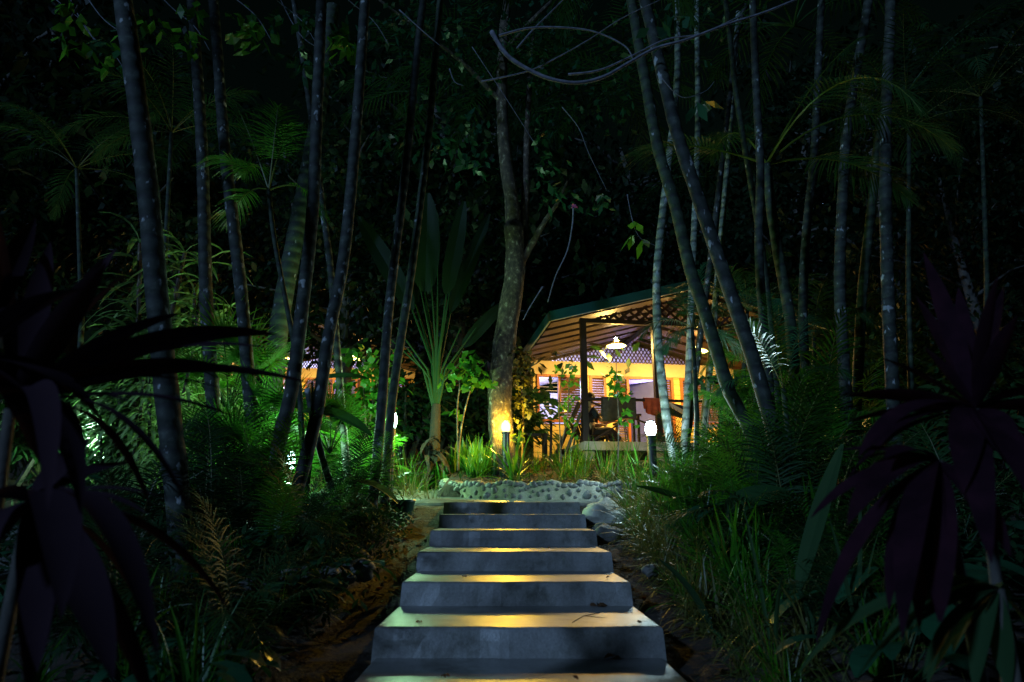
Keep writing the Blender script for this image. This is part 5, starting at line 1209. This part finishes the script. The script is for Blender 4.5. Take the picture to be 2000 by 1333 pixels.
# striped thin strap leaves near the stairs on both banks
def straps(base, tips, label, mat='leaf_varieg', W_=.022):
    t = thing('strap_leaf_plant', tuple(base), label, 'plant'); s = MB(); b = V(base)
    for e, dr_ in tips:
        e = V(e); d = e - b; L_ = d.length * 1.15; d.normalize(); d.z += dr_ * .5; s.blade(b, d, L_, W_, dr_, 10, 'lance', fold=.15)
    s.build('leaves', M[mat], t)
b = GP(290, 3.3, .02); straps(tup(b), [(tup(P(345, 1170, 3.1)), .9), (tup(P(215, 1150, 3.4)), 1.1), (tup(P(250, 1290, 2.9)), 1.2), (tup(P(380, 1230, 3.2)), 1.3), (tup(P(300, 1120, 3.5)), .7)], 'plant with thin pale edged strap leaves at the near dark bank by the thick trunk', 'leaf')
b = GP(1640, 3.4, .02); straps(tup(b), [(tup(P(1630, 1040, 3.3)), .8), (tup(P(1700, 1060, 3.4)), 1.2), (tup(P(1560, 1090, 3.4)), .9), (tup(P(1590, 1200, 3.1)), 1.2), (tup(P(1680, 960, 3.5)), .5)], 'plant with thin pale edged strap leaves in front of the purple cordyline', 'leaf_matte')
b = GP(1480, 3.6, .02); straps(tup(b), [(tup(P(1400, 1080, 3.6)), 1.0), (tup(P(1370, 1180, 3.5)), 1.5), (tup(P(1460, 1020, 3.8)), .6), (tup(P(1520, 1120, 3.4)), 1.3), (tup(P(1420, 1240, 3.3)), 1.6)], 'plant with long strap leaves arching toward the middle steps', 'leaf_matte')
# dead leaves and twigs on the stairs
def dead(px, py, Y, r, rot, label):
    p = P(px, py, Y); s = MB()
    for q in range(3): s.blade((0, 0, .004), dirv(rot + q * .9, .25), r * 1.6, r, .9, 4, 'oval', fold=.3, twist=.4)
    o = s.build('dead_leaf', M['leaf_dry']); o.location = p; tag(o, label, 'leaf')
for i, (px, py, Y) in enumerate([(905, 1127, 4.85), (1075, 1071, 5.65), (820, 1215, 4.0), (1245, 1216, 4.0), (960, 1033, 6.5), (1190, 1128, 4.9), (870, 1320, 3.2), (1120, 1325, 3.2), (1000, 1196, 4.45)]):
    dead(px, py, Y, .016, i * 1.7, 'tiny curled fallen leaf lying on a step tread'); bpy.context.scene.collection.objects[-1]['group'] = 'tiny fallen leaves on the treads'
dead(1168, 1186, 4.62, .05, .3, 'curled dead leaf lying on the third step tread from below')
dead(1200, 1284, 3.74, .035, 1.3, 'small curled dead leaf at the foot of the wide lowest riser')
s = MB(); a = P(1120, 1212, 4.0); s.tube([P(1118, 1216, 3.98), P(1140, 1203, 4.2), P(1172, 1197, 4.35)], .0025, 5); s.tube([P(1140, 1203, 4.2), P(1190, 1208, 4.15), P(1230, 1206, 4.2)], .0018, 5)
tag(s.build('twig', M['bark_dark']), 'thin forked twig lying on the lowest full tread', 'twig')
s = MB()
for q in range(3600):
    Y = rv(2.0, 9.5); x = rv(-4.5, 4.5)
    if abs(x - stair_x(Y)) < .82 and Y < 9: continue
    if Y > 7.6 and -2.2 < x < 2.2: continue
    if rnd.random() < .65: s.blade((x, Y, G(x, Y) + .012), dirv(rv(0, 6.28), rv(-.1, .5)), rv(.05, .13), rv(.025, .05), rv(.2, 1), 3, 'oval', fold=.12)
    else: s.tube([(x, Y, G(x, Y) + .01), (x + rv(-.12, .12), Y + rv(-.12, .12), G(x, Y) + rv(.01, .05))], .003, 4)
tag(s.build('fallen_leaves', M['leaf_dry']), 'brown fallen leaves and twigs on the earth banks', 'leaf litter', kind='stuff')
# undergrowth stuff
s = MB()
for q in range(15000):
    Y = rv(2.2, 12.5); x = rv(-8, 8)
    if abs(x - stair_x(Y)) < 1.12 and Y < 9: continue
    if -4.2 < x < -.8 and 8.3 < Y < 11.4 and rnd.random() < .92: continue
    if -1 < x < 2.2 and Y < 9.15: continue
    if x > .6 and Y > 12.2: continue
    if ((x + 2.35) / .9) ** 2 + ((Y - 6.1) / .75) ** 2 < 1 and rnd.random() < .9: continue
    s.blade((x, Y, G(x, Y) - .01), dirv(rv(0, 6.28), rv(.2, 1.4)), rv(.06, .2), rv(.012, .035), rv(.3, 1.5), 3, 'lance')
tag(s.build('undergrowth', M['leaf_dark']), 'low tangled ground cover over the slopes', 'ground cover', kind='stuff')
